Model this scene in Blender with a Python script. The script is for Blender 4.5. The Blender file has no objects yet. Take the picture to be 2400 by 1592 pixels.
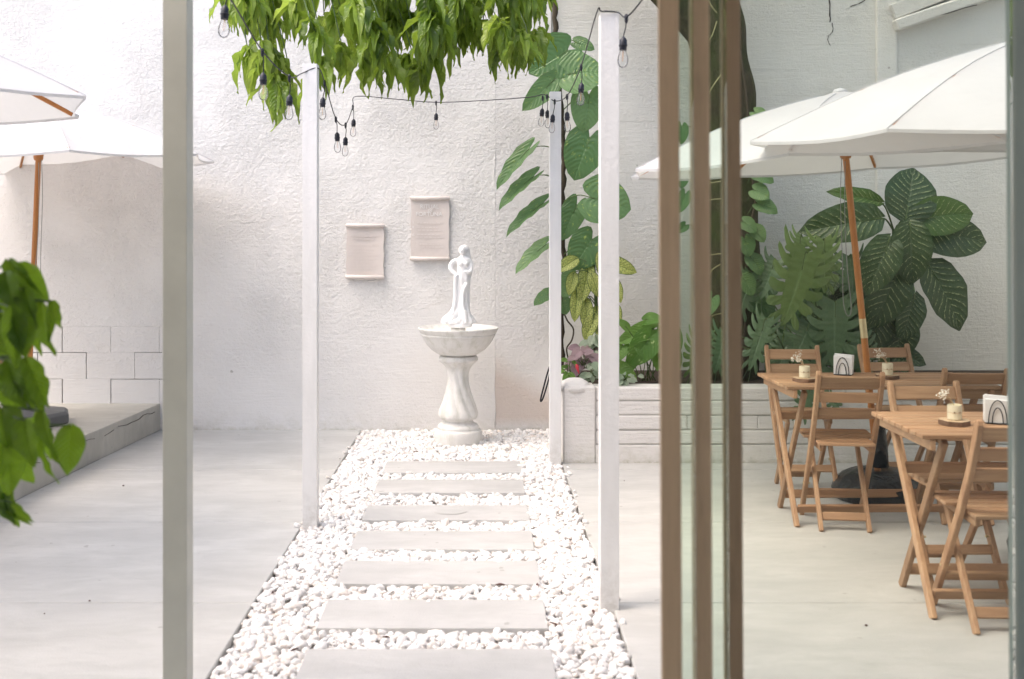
import bpy, bmesh, math, random
import numpy as np
from mathutils import Vector, Matrix, Euler, noise
R = math.radians
random.seed(7); rng = np.random.default_rng(7)
scene = bpy.context.scene
col = scene.collection
F = 2500.0; HC = 1.5                      # focal length in photo pixels, eye height

# ------------------------------------------------------------------ camera, sky, sun, exposure
cd = bpy.data.cameras.new('camera'); cam = bpy.data.objects.new('camera', cd); col.objects.link(cam)
cam.location = (0, 0, HC); cam.rotation_euler = (R(90), 0, 0)
cd.sensor_width = 36; cd.lens = 36*F/2400
cd.shift_x = 71/2400; cd.shift_y = -243/2400
cd.clip_start = 0.05; cd.clip_end = 500
cd.dof.use_dof = True; cd.dof.focus_distance = 7.0; cd.dof.aperture_fstop = 3.2
scene.camera = cam
SUN_AZ, SUN_EL = R(-112), R(60)           # azimuth measured from +Y clockwise; light comes from left and behind the camera
wd = bpy.data.worlds.new('World'); scene.world = wd; wd.use_nodes = True
wn = wd.node_tree.nodes; wl = wd.node_tree.links
bg = wn['Background']; sky = wn.new('ShaderNodeTexSky'); sky.sky_type = 'NISHITA'; sky.sun_disc = False
sky.sun_elevation = SUN_EL; sky.sun_rotation = SUN_AZ; sky.air_density = 1.0; sky.dust_density = 5.2; sky.ozone_density = 0.4
wl.new(sky.outputs[0], bg.inputs[0]); bg.inputs[1].default_value = 0.15
sd = bpy.data.lights.new('sun', 'SUN'); sun = bpy.data.objects.new('sun', sd); col.objects.link(sun)
sd.energy = 0.7; sd.angle = R(80); sd.color = (1.0, 0.97, 0.94)
sdir = Vector((math.sin(SUN_AZ)*math.cos(SUN_EL), math.cos(SUN_AZ)*math.cos(SUN_EL), math.sin(SUN_EL)))
sun.rotation_euler = sdir.to_track_quat('Z', 'Y').to_euler()
scene.view_settings.view_transform = 'Standard'; scene.view_settings.look = 'None'
scene.view_settings.gamma = 1.0; scene.view_settings.exposure = 1.30
scene.render.engine = 'CYCLES'
scene.cycles.max_bounces = 7; scene.cycles.transparent_max_bounces = 16

# ------------------------------------------------------------------ helpers
def P(px, py, d):
    return Vector(((px-1129)*d/F, d, HC-(py-553)*d/F))

def tag(o, label=None, cat=None, group=None, kind=None):
    if label: o['label'] = label
    if cat: o['category'] = cat
    if group: o['group'] = group
    if kind: o['kind'] = kind
    return o

def empty(name, loc=(0, 0, 0), rz=0):
    o = bpy.data.objects.new(name, None); col.objects.link(o)
    o.location = loc; o.rotation_euler = (0, 0, rz); o.empty_display_size = 0.1
    return o

def link(name, me, mat=None, parent=None):
    o = bpy.data.objects.new(name, me); col.objects.link(o)
    if mat is not None and not me.materials: me.materials.append(mat)
    if parent is not None: o.parent = parent
    return o

def copy_tree(o, parent=None):
    c = o.copy(); col.objects.link(c)
    if parent is not None: c.parent = parent
    for ch in list(o.children): copy_tree(ch, c)
    return c

class MB:
    """collects verts and faces for one mesh"""
    def __init__(s): s.v = []; s.f = []; s.uv = None
    def add(s, vs, fs):
        n = len(s.v); s.v += [tuple(a) for a in vs]; s.f += [tuple(i+n for i in f) for f in fs]
    def box(s, x0, x1, y0, y1, z0, z1):
        s.add([(x0,y0,z0),(x1,y0,z0),(x1,y1,z0),(x0,y1,z0),(x0,y0,z1),(x1,y0,z1),(x1,y1,z1),(x0,y1,z1)],
              [(0,3,2,1),(4,5,6,7),(0,1,5,4),(1,2,6,5),(2,3,7,6),(3,0,4,7)])
    def bar(s, a, b, w, h, side=(1, 0, 0)):
        s.sweep([a, b], w, h, side)
    def sweep(s, pts, w, h, side=(1, 0, 0)):
        """rectangular section; w along side, h across"""
        pts = [Vector(p) for p in pts]; sd_ = Vector(side).normalized(); vs = []; fs = []
        for i, p in enumerate(pts):
            t = (pts[min(i+1, len(pts)-1)]-pts[max(i-1, 0)]).normalized()
            u = (sd_ - t*sd_.dot(t)).normalized(); n = t.cross(u)
            vs += [p-u*w/2-n*h/2, p+u*w/2-n*h/2, p+u*w/2+n*h/2, p-u*w/2+n*h/2]
        for i in range(len(pts)-1):
            a = 4*i; b = a+4
            fs += [(a+k, a+(k+1) % 4, b+(k+1) % 4, b+k) for k in range(4)]
        fs += [(3, 2, 1, 0), tuple(len(vs)-4+k for k in range(4))]
        s.add(vs, fs)
    def tube(s, pts, rad, n=8, caps=True):
        pts = [Vector(p) for p in pts]
        if not hasattr(rad, '__len__'): rad = [rad]*len(pts)
        ref = Vector((0.31, 0.95, 0.11)); vs = []; fs = []
        for i, p in enumerate(pts):
            t = (pts[min(i+1, len(pts)-1)]-pts[max(i-1, 0)]).normalized()
            u = ref - t*ref.dot(t)
            if u.length < 1e-3: u = t.orthogonal()
            u.normalize(); w = t.cross(u); ref = u
            for k in range(n):
                a = 2*math.pi*k/n; vs.append(p + (u*math.cos(a)+w*math.sin(a))*rad[i])
        for i in range(len(pts)-1):
            for k in range(n):
                fs.append((i*n+k, i*n+(k+1) % n, (i+1)*n+(k+1) % n, (i+1)*n+k))
        if caps: fs += [tuple(range(n))[::-1], tuple((len(pts)-1)*n+k for k in range(n))]
        s.add(vs, fs)
    def lathe(s, prof, n=48, c=(0, 0, 0), fn=None, cap=True):
        vs = []; fs = []
        for i, (r, z) in enumerate(prof):
            for k in range(n):
                a = 2*math.pi*k/n; rr = r*(fn(a, z) if fn else 1)
                vs.append((c[0]+rr*math.cos(a), c[1]+rr*math.sin(a), c[2]+z))
        for i in range(len(prof)-1):
            for k in range(n):
                fs.append((i*n+k, i*n+(k+1) % n, (i+1)*n+(k+1) % n, (i+1)*n+k))
        if cap: fs += [tuple(range(n))[::-1], tuple((len(prof)-1)*n+k for k in range(n))]
        s.add(vs, fs)
    def mesh(s, name, bevel=0, seg=1, smooth=False, ang=None):
        me = bpy.data.meshes.new(name); me.from_pydata(s.v, [], s.f); me.update()
        if bevel:
            bm = bmesh.new(); bm.from_mesh(me)
            bmesh.ops.recalc_face_normals(bm, faces=bm.faces)
            es = [e for e in bm.edges if len(e.link_faces) == 2 and e.calc_face_angle(0) > 0.6]
            bmesh.ops.bevel(bm, geom=es, offset=bevel, segments=seg, profile=0.7, affect='EDGES')
            bm.to_mesh(me); bm.free()
        if smooth:
            me.polygons.foreach_set('use_smooth', [True]*len(me.polygons))
            if ang: me.set_sharp_from_angle(angle=R(ang))
        return me
    def build(s, name, mat, parent=None, bevel=0, seg=1, smooth=False, ang=None):
        return link(name, s.mesh(name, bevel, seg, smooth, ang), mat, parent)

def spline(pts, n=8):
    """Catmull-Rom through points"""
    pts = [Vector(p) for p in pts]; out = []
    q = [2*pts[0]-pts[1]] + pts + [2*pts[-1]-pts[-2]]
    for i in range(1, len(q)-2):
        for k in range(n):
            t = k/n; a, b, c, d = q[i-1], q[i], q[i+1], q[i+2]
            out.append(0.5*((2*b)+(c-a)*t+(2*a-5*b+4*c-d)*t*t+(3*b-a-3*c+d)*t**3))
    out.append(pts[-1]); return out

# ------------------------------------------------------------------ materials
class NT:
    def __init__(s, name):
        s.m = bpy.data.materials.new(name); s.m.use_nodes = True; s.t = s.m.node_tree
        s.t.nodes.clear(); s.out = s.n('ShaderNodeOutputMaterial')
    def n(s, typ, **kw):
        nd = s.t.nodes.new(typ)
        for k, v in kw.items(): setattr(nd, k, v)
        return nd
    def l(s, a, b): s.t.links.new(a, b)
    def val(s, inp, v):
        if hasattr(v, 'is_output') or isinstance(v, bpy.types.NodeSocket): s.l(v, inp)
        else: inp.default_value = v
    def math(s, op, a, b=0.0, c=0.0, clamp=False):
        nd = s.n('ShaderNodeMath', operation=op); nd.use_clamp = clamp
        s.val(nd.inputs[0], a); s.val(nd.inputs[1], b); s.val(nd.inputs[2], c); return nd.outputs[0]
    def pos(s): return s.n('ShaderNodeNewGeometry').outputs['Position']
    def obj(s): return s.n('ShaderNodeTexCoord').outputs['Object']
    def scale(s, vec, sc, loc=None):
        nd = s.n('ShaderNodeMapping'); s.l(vec, nd.inputs[0]); nd.inputs['Scale'].default_value = sc
        if loc is not None: s.val(nd.inputs['Location'], loc)
        return nd.outputs[0]
    def noise(s, vec, sc, det=4, rough=0.55, dist=0.0):
        nd = s.n('ShaderNodeTexNoise'); s.l(vec, nd.inputs['Vector']); nd.inputs['Scale'].default_value = sc
        nd.inputs['Detail'].default_value = det; nd.inputs['Roughness'].default_value = rough
        nd.inputs['Distortion'].default_value = dist; return nd.outputs['Fac']
    def ramp(s, fac, stops):
        nd = s.n('ShaderNodeValToRGB'); s.l(fac, nd.inputs[0]); cr = nd.color_ramp
        while len(cr.elements) < len(stops): cr.elements.new(0.5)
        for e, (p, c) in zip(cr.elements, stops):
            e.position = p; e.color = (*c, 1) if len(c) == 3 else c
        return nd.outputs[0]
    def mix(s, f, a, b, blend='MIX'):
        nd = s.n('ShaderNodeMix', data_type='RGBA', blend_type=blend)
        s.val(nd.inputs[0], f)
        for i, v in ((6, a), (7, b)):
            if isinstance(v, bpy.types.NodeSocket): s.l(v, nd.inputs[i])
            else: nd.inputs[i].default_value = (*v, 1)
        return nd.outputs[2]
    def mapr(s, v, a, b, c=0.0, d=1.0):
        nd = s.n('ShaderNodeMapRange'); s.l(v, nd.inputs[0])
        for i, x in zip((1, 2, 3, 4), (a, b, c, d)): nd.inputs[i].default_value = x
        return nd.outputs[0]
    def sep(s, v):
        nd = s.n('ShaderNodeSeparateXYZ'); s.l(v, nd.inputs[0]); return nd.outputs
    def bump(s, h, dist, strength=1.0, prev=None):
        nd = s.n('ShaderNodeBump'); s.l(h, nd.inputs['Height']); nd.inputs['Distance'].default_value = dist
        s.val(nd.inputs['Strength'], strength)
        if prev is not None: s.l(prev, nd.inputs['Normal'])
        return nd.outputs[0]
    def bsdf(s, colr, rough=0.6, normal=None, spec=0.4, **kw):
        b = s.n('ShaderNodeBsdfPrincipled')
        if isinstance(colr, bpy.types.NodeSocket): s.l(colr, b.inputs['Base Color'])
        else: b.inputs['Base Color'].default_value = (*colr, 1)
        s.val(b.inputs['Roughness'], rough); b.inputs['Specular IOR Level'].default_value = spec
        if normal is not None: s.l(normal, b.inputs['Normal'])
        for k, v in kw.items(): b.inputs[k].default_value = v
        return b.outputs[0]
    def done(s, sh): s.l(sh, s.out.inputs[0]); return s.m

def mat_plain(name, c, rough=0.5, var=0.06, bumpd=0.0, bsc=60, **kw):
    t = NT(name); p = t.pos(); n1 = t.noise(p, 6, 5)
    c2 = tuple(max(0, x*(1-2*var)) for x in c)
    cc = t.mix(t.mapr(n1, 0.3, 0.7), c, c2)
    nm = t.bump(t.noise(p, bsc, 4), bumpd) if bumpd else None
    return t.done(t.bsdf(cc, rough, nm, **kw))

def mat_stucco(name, base, rough_amt=1.0, stain=0.5, strokes=0.4, patch=False):
    t = NT(name); p = t.pos(); xyz = t.sep(p)
    big = t.noise(p, 0.9, 4, 0.6); mid = t.noise(p, 5, 5, 0.6)
    c = t.mix(t.mapr(big, 0.3, 0.75), base, tuple(x*0.93 for x in base))
    c = t.mix(t.math('MULTIPLY', t.mapr(mid, 0.5, 0.8), 0.25*stain), c, (base[0]*0.82, base[1]*0.79, base[2]*0.74))
    # grime along the foot of the wall
    foot = t.math('MAXIMUM', t.math('MULTIPLY', t.mapr(xyz[2], 0.0, 0.16, 1, 0), t.mapr(t.noise(p, 14, 5, 0.7), 0.42, 0.7)), t.math('MULTIPLY', t.mapr(xyz[2], 0.008, 0.035, 1.3, 0), t.mapr(t.noise(p, 22, 5, 0.7), 0.36, 0.6)))
    c = t.mix(t.math('MULTIPLY', foot, 0.55*stain, clamp=True), c, (0.36, 0.35, 0.24))
    # tiny chips
    chip = t.math('GREATER_THAN', t.noise(t.scale(p, (1, 1, 1.6)), 9.0, 2, 0.5), 0.795)
    c = t.mix(t.math('MULTIPLY', chip, 0.6), c, (0.3, 0.29, 0.27))
    zone = t.mapr(t.noise(p, 1.1, 4, 0.6), 0.36, 0.62, 0.18, 1.0)
    g1 = t.noise(p, 34, 7, 0.68, 0.15); g2 = t.noise(t.scale(p, (1, 1, 1.3)), 85, 4, 0.65)
    st = t.noise(t.scale(p, (3, 3, 34)), 2.2, 4, 0.6)
    h = t.math('ADD', t.math('MULTIPLY', g1, 1.0), t.math('MULTIPLY', g2, 0.35))
    h = t.math('MULTIPLY', t.math('MULTIPLY', h, zone), t.mapr(xyz[2], 0.3, 1.5, 0.5, 1.0))
    nm = t.bump(h, 0.026*rough_amt, 1.0)
    nm = t.bump(st, 0.008*strokes, 1.0, nm)
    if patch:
        # browner area low on the wall, with a soft slanted upper edge
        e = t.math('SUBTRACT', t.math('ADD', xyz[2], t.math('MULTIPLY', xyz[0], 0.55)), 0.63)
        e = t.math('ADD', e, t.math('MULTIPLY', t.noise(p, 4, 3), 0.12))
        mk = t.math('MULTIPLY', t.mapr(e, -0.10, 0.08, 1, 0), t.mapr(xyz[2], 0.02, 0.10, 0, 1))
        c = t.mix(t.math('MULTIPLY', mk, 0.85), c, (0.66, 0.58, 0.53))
    return t.done(t.bsdf(c, 0.85, nm, spec=0.2))

def mat_concrete(name, base):
    t = NT(name); p = t.pos()
    a = t.noise(t.scale(p, (1, 2.2, 1)), 1.3, 6, 0.62, 0.4); b = t.noise(t.scale(p, (1, 2.6, 1)), 5, 6, 0.65, 0.5); g = t.noise(p, 140, 3)
    c = t.mix(t.mapr(a, 0.35, 0.66), base, tuple(x*0.80 for x in base))
    c = t.mix(t.math('MULTIPLY', t.mapr(b, 0.45, 0.70), 0.7), c, (base[0]*0.78, base[1]*0.79, base[2]*0.78))
    c = t.mix(t.math('MULTIPLY', t.mapr(g, 0.55, 0.8), 0.25), c, tuple(x*0.7 for x in base))
    spot = t.math('GREATER_THAN', t.noise(p, 16, 1, 0.4), 0.775)
    c = t.mix(t.math('MULTIPLY', spot, 0.45), c, (0.22, 0.21, 0.19))
    nm = t.bump(t.math('ADD', b, t.math('MULTIPLY', g, 0.3)), 0.004)
    return t.done(t.bsdf(c, t.mapr(a, 0.3, 0.7, 0.42, 0.62), nm, spec=0.35))

def mat_wood(name, c1, c2, axis, rough=0.5):
    t = NT(name); oi = t.n('ShaderNodeObjectInfo')
    off = t.math('MULTIPLY', oi.outputs['Random'], 37.0)
    cv = t.n('ShaderNodeCombineXYZ'); t.l(off, cv.inputs[0]); t.l(off, cv.inputs[1]); t.l(off, cv.inputs[2])
    sc = [16.0, 16.0, 16.0]; sc[axis] = 1.2
    v = t.scale(t.obj(), tuple(sc), cv.outputs[0])
    a = t.noise(v, 1.6, 5, 0.6, 0.8); b = t.noise(v, 7, 4, 0.7)
    c = t.ramp(a, [(0.25, c1), (0.52, tuple((x+y)/2 for x, y in zip(c1, c2))), (0.75, c2)])
    c = t.mix(t.math('MULTIPLY', t.mapr(b, 0.5, 0.75), 0.35), c, tuple(x*0.55 for x in c1))
    c = t.mix(t.math('MULTIPLY', t.math('FRACT', t.math('MULTIPLY', oi.outputs['Random'], 7.3)), 0.30), c, (c1[0]*0.95, c1[1]*0.80, c1[2]*0.70))
    tone = t.mapr(oi.outputs['Random'], 0, 1, 0.72, 1.18)
    vm = t.n('ShaderNodeVectorMath', operation='SCALE'); t.l(c, vm.inputs[0]); t.l(tone, vm.inputs['Scale'])
    nm = t.bump(b, 0.002)
    return t.done(t.bsdf(vm.outputs[0], rough, nm, spec=0.35))

def mat_leaf(name, ca, cb, pattern='plain', cv=(0.4, 0.5, 0.12), trans=0.3, rough=0.38, tcol=None):
    t = NT(name); uv = t.n('ShaderNodeUVMap').outputs[0]; s = t.sep(uv); u = s[0]
    av = t.math('ABSOLUTE', t.math('SUBTRACT', s[1], 0.5))           # 0 at the midrib, 0.5 at the margin
    geo = t.n('ShaderNodeNewGeometry'); oi = t.n('ShaderNodeObjectInfo')
    rnd = t.math('FRACT', t.math('ADD', t.math('MULTIPLY', oi.outputs['Random'], 3.7), geo.outputs['Random Per Island']))
    p = t.pos()
    c = t.mix(t.math('POWER', rnd, 1.2), ca, cb)
    n1 = t.noise(p, 22, 4)
    c = t.mix(t.math('MULTIPLY', t.mapr(n1, 0.4, 0.75), 0.35), c, tuple(x*0.6 for x in ca))
    rib = t.math('SUBTRACT', u, t.math('MULTIPLY', av, 0.55))
    jit = t.math('MULTIPLY', t.math('SUBTRACT', t.noise(p, 9, 3), 0.5), 0.10)
    wave = t.math('SINE', t.math('MULTIPLY', t.math('ADD', rib, jit), 62.0))
    nd = t.n('ShaderNodeCombineXYZ'); t.l(t.math('MULTIPLY', rib, 9.0), nd.inputs[0]); t.l(t.math('MULTIPLY', av, 6.0), nd.inputs[1]); t.l(t.math('MULTIPLY', rnd, 50.0), nd.inputs[2])
    if pattern == 'streak':
        nz = t.noise(nd.outputs[0], 4.5, 3, 0.6)
        k = t.math('MULTIPLY', t.mapr(wave, 0.80, 0.97), t.mapr(nz, 0.46, 0.56))
        k = t.math('MULTIPLY', k, t.mapr(av, 0.44, 0.36, 0, 1))
        c = t.mix(t.math('MULTIPLY', k, 0.8), c, cv)
    elif pattern == 'mottle':
        nz = t.noise(t.scale(uv, (16, 9, 1)), 2.0, 5, 0.72, 0.8)
        k = t.math('MULTIPLY', t.mapr(nz, 0.43, 0.53), t.mapr(av, 0.49, 0.40, 0, 1))
        c = t.mix(k, c, cv)
    elif pattern == 'pothos':
        k = t.math('MULTIPLY', t.mapr(t.noise(nd.outputs[0], 1.6, 3, 0.6), 0.62, 0.70), 0.8)
        c = t.mix(k, c, cv)
    mid = t.mapr(av, 0.0, 0.028, 1, 0)
    c = t.mix(t.math('MULTIPLY', mid, 0.55), c, tuple(min(1, x*1.7+0.03) for x in ca))
    nm = t.bump(t.math('ADD', t.math('MULTIPLY', wave, 0.5), t.math('MULTIPLY', mid, -1.5)), 0.0022)
    b = t.bsdf(c, rough, nm, spec=0.5)
    tr = t.n('ShaderNodeBsdfTranslucent')
    vm = t.mix(0.65, c, tcol or tuple(min(1, x*2.2) for x in cb)); t.l(vm, tr.inputs[0])
    mx = t.n('ShaderNodeMixShader'); mx.inputs[0].default_value = trans
    t.l(b, mx.inputs[1]); t.l(tr.outputs[0], mx.inputs[2])
    return t.done(mx.outputs[0])

def mat_glass(name, tint, refl=1.0, rough=0.0, ior=1.45):
    t = NT(name); tr = t.n('ShaderNodeBsdfTransparent'); tr.inputs[0].default_value = (*tint, 1)
    gl = t.n('ShaderNodeBsdfGlossy'); gl.inputs['Roughness'].default_value = rough
    fr = t.n('ShaderNodeFresnel'); fr.inputs[0].default_value = ior
    mx = t.n('ShaderNodeMixShader'); t.l(t.math('MULTIPLY', fr.outputs[0], refl), mx.inputs[0])
    t.l(tr.outputs[0], mx.inputs[1]); t.l(gl.outputs[0], mx.inputs[2]); return t.done(mx.outputs[0])

def mat_gravel():
    t = NT('white_pebbles'); g = t.n('ShaderNodeNewGeometry'); r = g.outputs['Random Per Island']
    c = t.ramp(r, [(0.0, (0.80, 0.79, 0.78)), (0.55, (0.86, 0.85, 0.85)), (0.72, (0.80, 0.72, 0.66)), (0.80, (0.84, 0.83, 0.82)), (0.92, (0.62, 0.60, 0.59)), (1.0, (0.74, 0.70, 0.66))])
    p = g.outputs['Position']; n = t.noise(p, 55, 4)
    c = t.mix(t.math('MULTIPLY', t.mapr(n, 0.5, 0.8), 0.3), c, (0.66, 0.62, 0.58))
    return t.done(t.bsdf(c, 0.6, t.bump(t.noise(p, 130, 3), 0.003), spec=0.35))

M = {}
M['stucco'] = mat_stucco('white_stucco', (0.79, 0.778, 0.770), 1.0)
M['stucco_mid'] = mat_stucco('white_stucco_low_brown', (0.76, 0.748, 0.745), 1.1, patch=True)
M['block'] = mat_stucco('painted_block', (0.77, 0.757, 0.75), 0.7, 1.0, 0.5)
M['block_right'] = mat_stucco('weathered_painted_block', (0.73, 0.72, 0.69), 0.55, 0.9, 0.45)
M['brick'] = mat_stucco('painted_brick', (0.79, 0.77, 0.75), 1.0, 0.8, 0.8)
M['joint'] = mat_plain('dark_joint', (0.06, 0.055, 0.05), 0.9)
M['joint_light'] = mat_plain('painted_joint', (0.70, 0.69, 0.66), 0.9, 0.1)
M['concrete'] = mat_concrete('pale_concrete', (0.57, 0.565, 0.55))
M['kerb'] = mat_concrete('stained_concrete', (0.50, 0.48, 0.43))
M['stone'] = mat_concrete('pale_paver', (0.545, 0.54, 0.535))
M['bed'] = mat_plain('gravel_bed', (0.72, 0.70, 0.68), 0.9, 0.1, 0.01)
M['gravel'] = mat_gravel()
t = NT('white_painted_post'); p = t.pos(); z_ = t.sep(p)[2]; c = t.mix(t.mapr(t.noise(t.scale(p, (6, 6, 1)), 3, 5), 0.35, 0.7), (0.79, 0.785, 0.785), (0.73, 0.725, 0.72))
dt_ = t.math('MULTIPLY', t.mapr(z_, 0.0, 0.22, 1, 0), t.mapr(t.noise(p, 30, 5, .7), 0.38, 0.65)); c = t.mix(t.math('MULTIPLY', dt_, 0.55), c, (0.42, 0.40, 0.36))
sc_ = t.math('GREATER_THAN', t.noise(t.scale(p, (4, 4, 1)), 14, 3, .6), 0.735); c = t.mix(t.math('MULTIPLY', sc_, 0.4), c, (0.45, 0.44, 0.42))
M['post'] = t.done(t.bsdf(c, 0.45, t.bump(t.noise(p, 40, 4), 0.002), spec=0.4))
t = NT('white_cast_stone'); p = t.pos(); n1 = t.noise(t.scale(p, (14, 14, 2.5)), 1.4, 5, .65); n2 = t.noise(p, 18, 5, .6)
c = t.mix(t.mapr(n2, .35, .7), (0.74, 0.73, 0.71), (0.68, 0.67, 0.645)); c = t.mix(t.math('MULTIPLY', t.mapr(n1, .5, .68), .55), c, (0.50, 0.50, 0.43))
M['cast'] = t.done(t.bsdf(c, .65, t.bump(t.noise(p, 90, 4), .003), spec=.3))
M['plaster'] = mat_plain('white_plaster_figure', (0.86, 0.86, 0.87), 0.35, 0.01)
M['clay'] = mat_plain('blush_ceramic', (0.66, 0.60, 0.57), 0.6, 0.04, 0.002)
M['print'] = mat_plain('pale_print', (0.80, 0.78, 0.77), 0.7, 0.01)
M['canvas'] = None
t = NT('white_canvas'); p = t.pos(); c = t.mix(t.mapr(t.noise(p, 3, 4), 0.3, 0.7), (0.60, 0.61, 0.635), (0.55, 0.56, 0.585))
b = t.bsdf(c, 0.8, t.bump(t.noise(p, 5, 3), 0.02), spec=0.15); tr = t.n('ShaderNodeBsdfTranslucent'); tr.inputs[0].default_value = (0.92, 0.90, 0.86, 1)
mx = t.n('ShaderNodeMixShader'); mx.inputs[0].default_value = 0.30; t.l(b, mx.inputs[1]); t.l(tr.outputs[0], mx.inputs[2]); M['canvas'] = t.done(mx.outputs[0])
M['seam'] = mat_plain('canvas_seam', (0.62, 0.63, 0.655), 0.8, 0.03)
M['pole'] = mat_wood('varnished_pole_wood', (0.42, 0.17, 0.05), (0.58, 0.27, 0.09), 2, 0.35)
for i, a in enumerate('xyz'):
    M['wood_'+a] = mat_wood('teak_'+a, (0.36, 0.205, 0.12), (0.58, 0.385, 0.235), i, 0.5)
M['stile'] = mat_wood('brown_stile_wood', (0.50, 0.37, 0.24), (0.60, 0.45, 0.30), 2, 0.5)
M['brass'] = mat_plain('brass_sleeve', (0.72, 0.62, 0.38), 0.35, 0.05, Metallic=0.6)
M['black'] = mat_plain('black_rubber', (0.012, 0.013, 0.018), 0.45, 0.1)
M['socket'] = mat_plain('dark_socket', (0.016, 0.018, 0.03), 0.4, 0.1)
M['base'] = mat_plain('grey_base_plastic', (0.13, 0.135, 0.14), 0.5, 0.1)
M['bag'] = mat_plain('black_plastic_film', (0.03, 0.034, 0.038), 0.22, 0.1, 0.03, 14)
M['cord'] = mat_plain('grey_cord', (0.28, 0.28, 0.27), 0.8)
t = NT('bulb_glass'); tr = t.n('ShaderNodeBsdfTransparent'); gl = t.n('ShaderNodeBsdfGlossy'); gl.inputs['Roughness'].default_value = 0.05; df = t.n('ShaderNodeBsdfTranslucent'); df.inputs[0].default_value = (.9, .9, .92, 1)
mx = t.n('ShaderNodeMixShader'); mx.inputs[0].default_value = 0.14; t.l(tr.outputs[0], mx.inputs[1]); t.l(df.outputs[0], mx.inputs[2])
m2 = t.n('ShaderNodeMixShader'); fr = t.n('ShaderNodeFresnel'); fr.inputs[0].default_value = 1.2; t.l(fr.outputs[0], m2.inputs[0]); t.l(mx.outputs[0], m2.inputs[1]); t.l(gl.outputs[0], m2.inputs[2]); M['bulb'] = t.done(m2.outputs[0])
M['glass'] = mat_glass('door_glass', (0.91, 0.93, 0.895), 1.0)
M['edge_glass'] = mat_glass('green_edge_glass', (0.84, 0.90, 0.84), 1.0)
M['filament'] = mat_plain('filament', (0.6, 0.3, 0.12), 0.4)
M['metal'] = mat_plain('green_grey_metal', (0.36, 0.42, 0.38), 0.4, 0.05)
M['soil'] = mat_plain('dark_soil', (0.05, 0.035, 0.025), 0.95, 0.2, 0.03, 30)
M['napkin'] = mat_plain('white_paper', (0.86, 0.86, 0.88), 0.8, 0.01)
M['candle'] = mat_plain('cream_ceramic', (0.78, 0.72, 0.55), 0.5, 0.05)
M['bark_slice'] = mat_plain('bark', (0.25, 0.15, 0.10), 0.85, 0.3, 0.01, 60)
M['slice_top'] = mat_plain('cut_wood', (0.62, 0.45, 0.30), 0.7, 0.1)
M['dry'] = mat_plain('dried_flower', (0.68, 0.52, 0.33), 0.9, 0.15)
M['dry_white'] = mat_plain('pale_dried_flower', (0.78, 0.73, 0.64), 0.9, 0.1)
t = NT('tree_bark'); p = t.pos(); v = t.scale(p, (1, 1, 0.35)); n1 = t.noise(v, 16, 6, 0.7, 0.6); n2 = t.noise(p, 3.5, 4)
c = t.ramp(n1, [(0.3, (0.035, 0.03, 0.02)), (0.6, (0.10, 0.085, 0.055)), (0.8, (0.16, 0.14, 0.10))])
c = t.mix(t.math('MULTIPLY', t.mapr(n2, 0.42, 0.62), 0.7), c, (0.055, 0.075, 0.022))
M['bark'] = t.done(t.bsdf(c, 0.9, t.bump(n1, 0.04), spec=0.15))
M['stem'] = mat_plain('green_stem', (0.10, 0.16, 0.05), 0.5, 0.15)
M['stem_brown'] = mat_plain('brown_stem', (0.07, 0.055, 0.035), 0.8, 0.2, 0.005)
M['root'] = mat_plain('pale_aerial_root', (0.42, 0.36, 0.20), 0.8)
M['mango'] = mat_leaf('mango_leaf', (0.065, 0.12, 0.02), (0.24, 0.36, 0.05), 'plain', trans=0.40, rough=0.24, tcol=(0.46, 0.64, 0.07))
M['mango_young'] = mat_leaf('mango_young_leaf', (0.13, 0.23, 0.03), (0.42, 0.52, 0.10), 'plain', trans=0.45, rough=0.22, tcol=(0.55, 0.74, 0.12))
M['vine'] = mat_leaf('heart_leaf', (0.06, 0.145, 0.045), (0.16, 0.28, 0.11), 'pothos', (0.40, 0.50, 0.10), 0.25, 0.36)
M['dieff'] = mat_leaf('dumbcane_leaf', (0.028, 0.060, 0.022), (0.042, 0.085, 0.028), 'streak', (0.46, 0.52, 0.26), 0.15, 0.4)
M['dieff_light'] = mat_leaf('dumbcane_young_leaf', (0.05, 0.11, 0.022), (0.08, 0.15, 0.03), 'streak', (0.5, 0.55, 0.25), 0.25, 0.4)
M['mottle'] = mat_leaf('mottled_leaf', (0.045, 0.09, 0.015), (0.07, 0.12, 0.02), 'mottle', (0.56, 0.61, 0.17), 0.3, 0.4)
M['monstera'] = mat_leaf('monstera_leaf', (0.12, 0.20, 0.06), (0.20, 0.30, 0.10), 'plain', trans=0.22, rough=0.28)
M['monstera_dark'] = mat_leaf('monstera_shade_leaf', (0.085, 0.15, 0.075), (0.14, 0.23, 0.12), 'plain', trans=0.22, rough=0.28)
M['syng'] = mat_leaf('arrowhead_leaf', (0.08, 0.19, 0.03), (0.16, 0.30, 0.06), 'pothos', (0.5, 0.6, 0.25), 0.3, 0.4)
M['pink'] = mat_leaf('mauve_leaf', (0.30, 0.20, 0.24), (0.42, 0.31, 0.33), 'pothos', (0.20, 0.26, 0.14), 0.2, 0.5)
M['silver'] = mat_leaf('silver_leaf', (0.24, 0.33, 0.22), (0.40, 0.46, 0.36), 'pothos', (0.6, 0.65, 0.5), 0.25, 0.5)
M['ficus'] = mat_leaf('potted_leaf', (0.016, 0.045, 0.005), (0.26, 0.42, 0.03), 'plain', trans=0.42, rough=0.35, tcol=(0.42, 0.68, 0.04))
M['red'] = mat_plain('red_bract', (0.62, 0.05, 0.08), 0.5)
M['ceiling'] = mat_plain('cafe_ceiling_paint', (0.74, 0.71, 0.66), 0.8)
M['cafe_wall'] = mat_plain('cafe_wall_paint', (0.60, 0.55, 0.47), 0.8)
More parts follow.
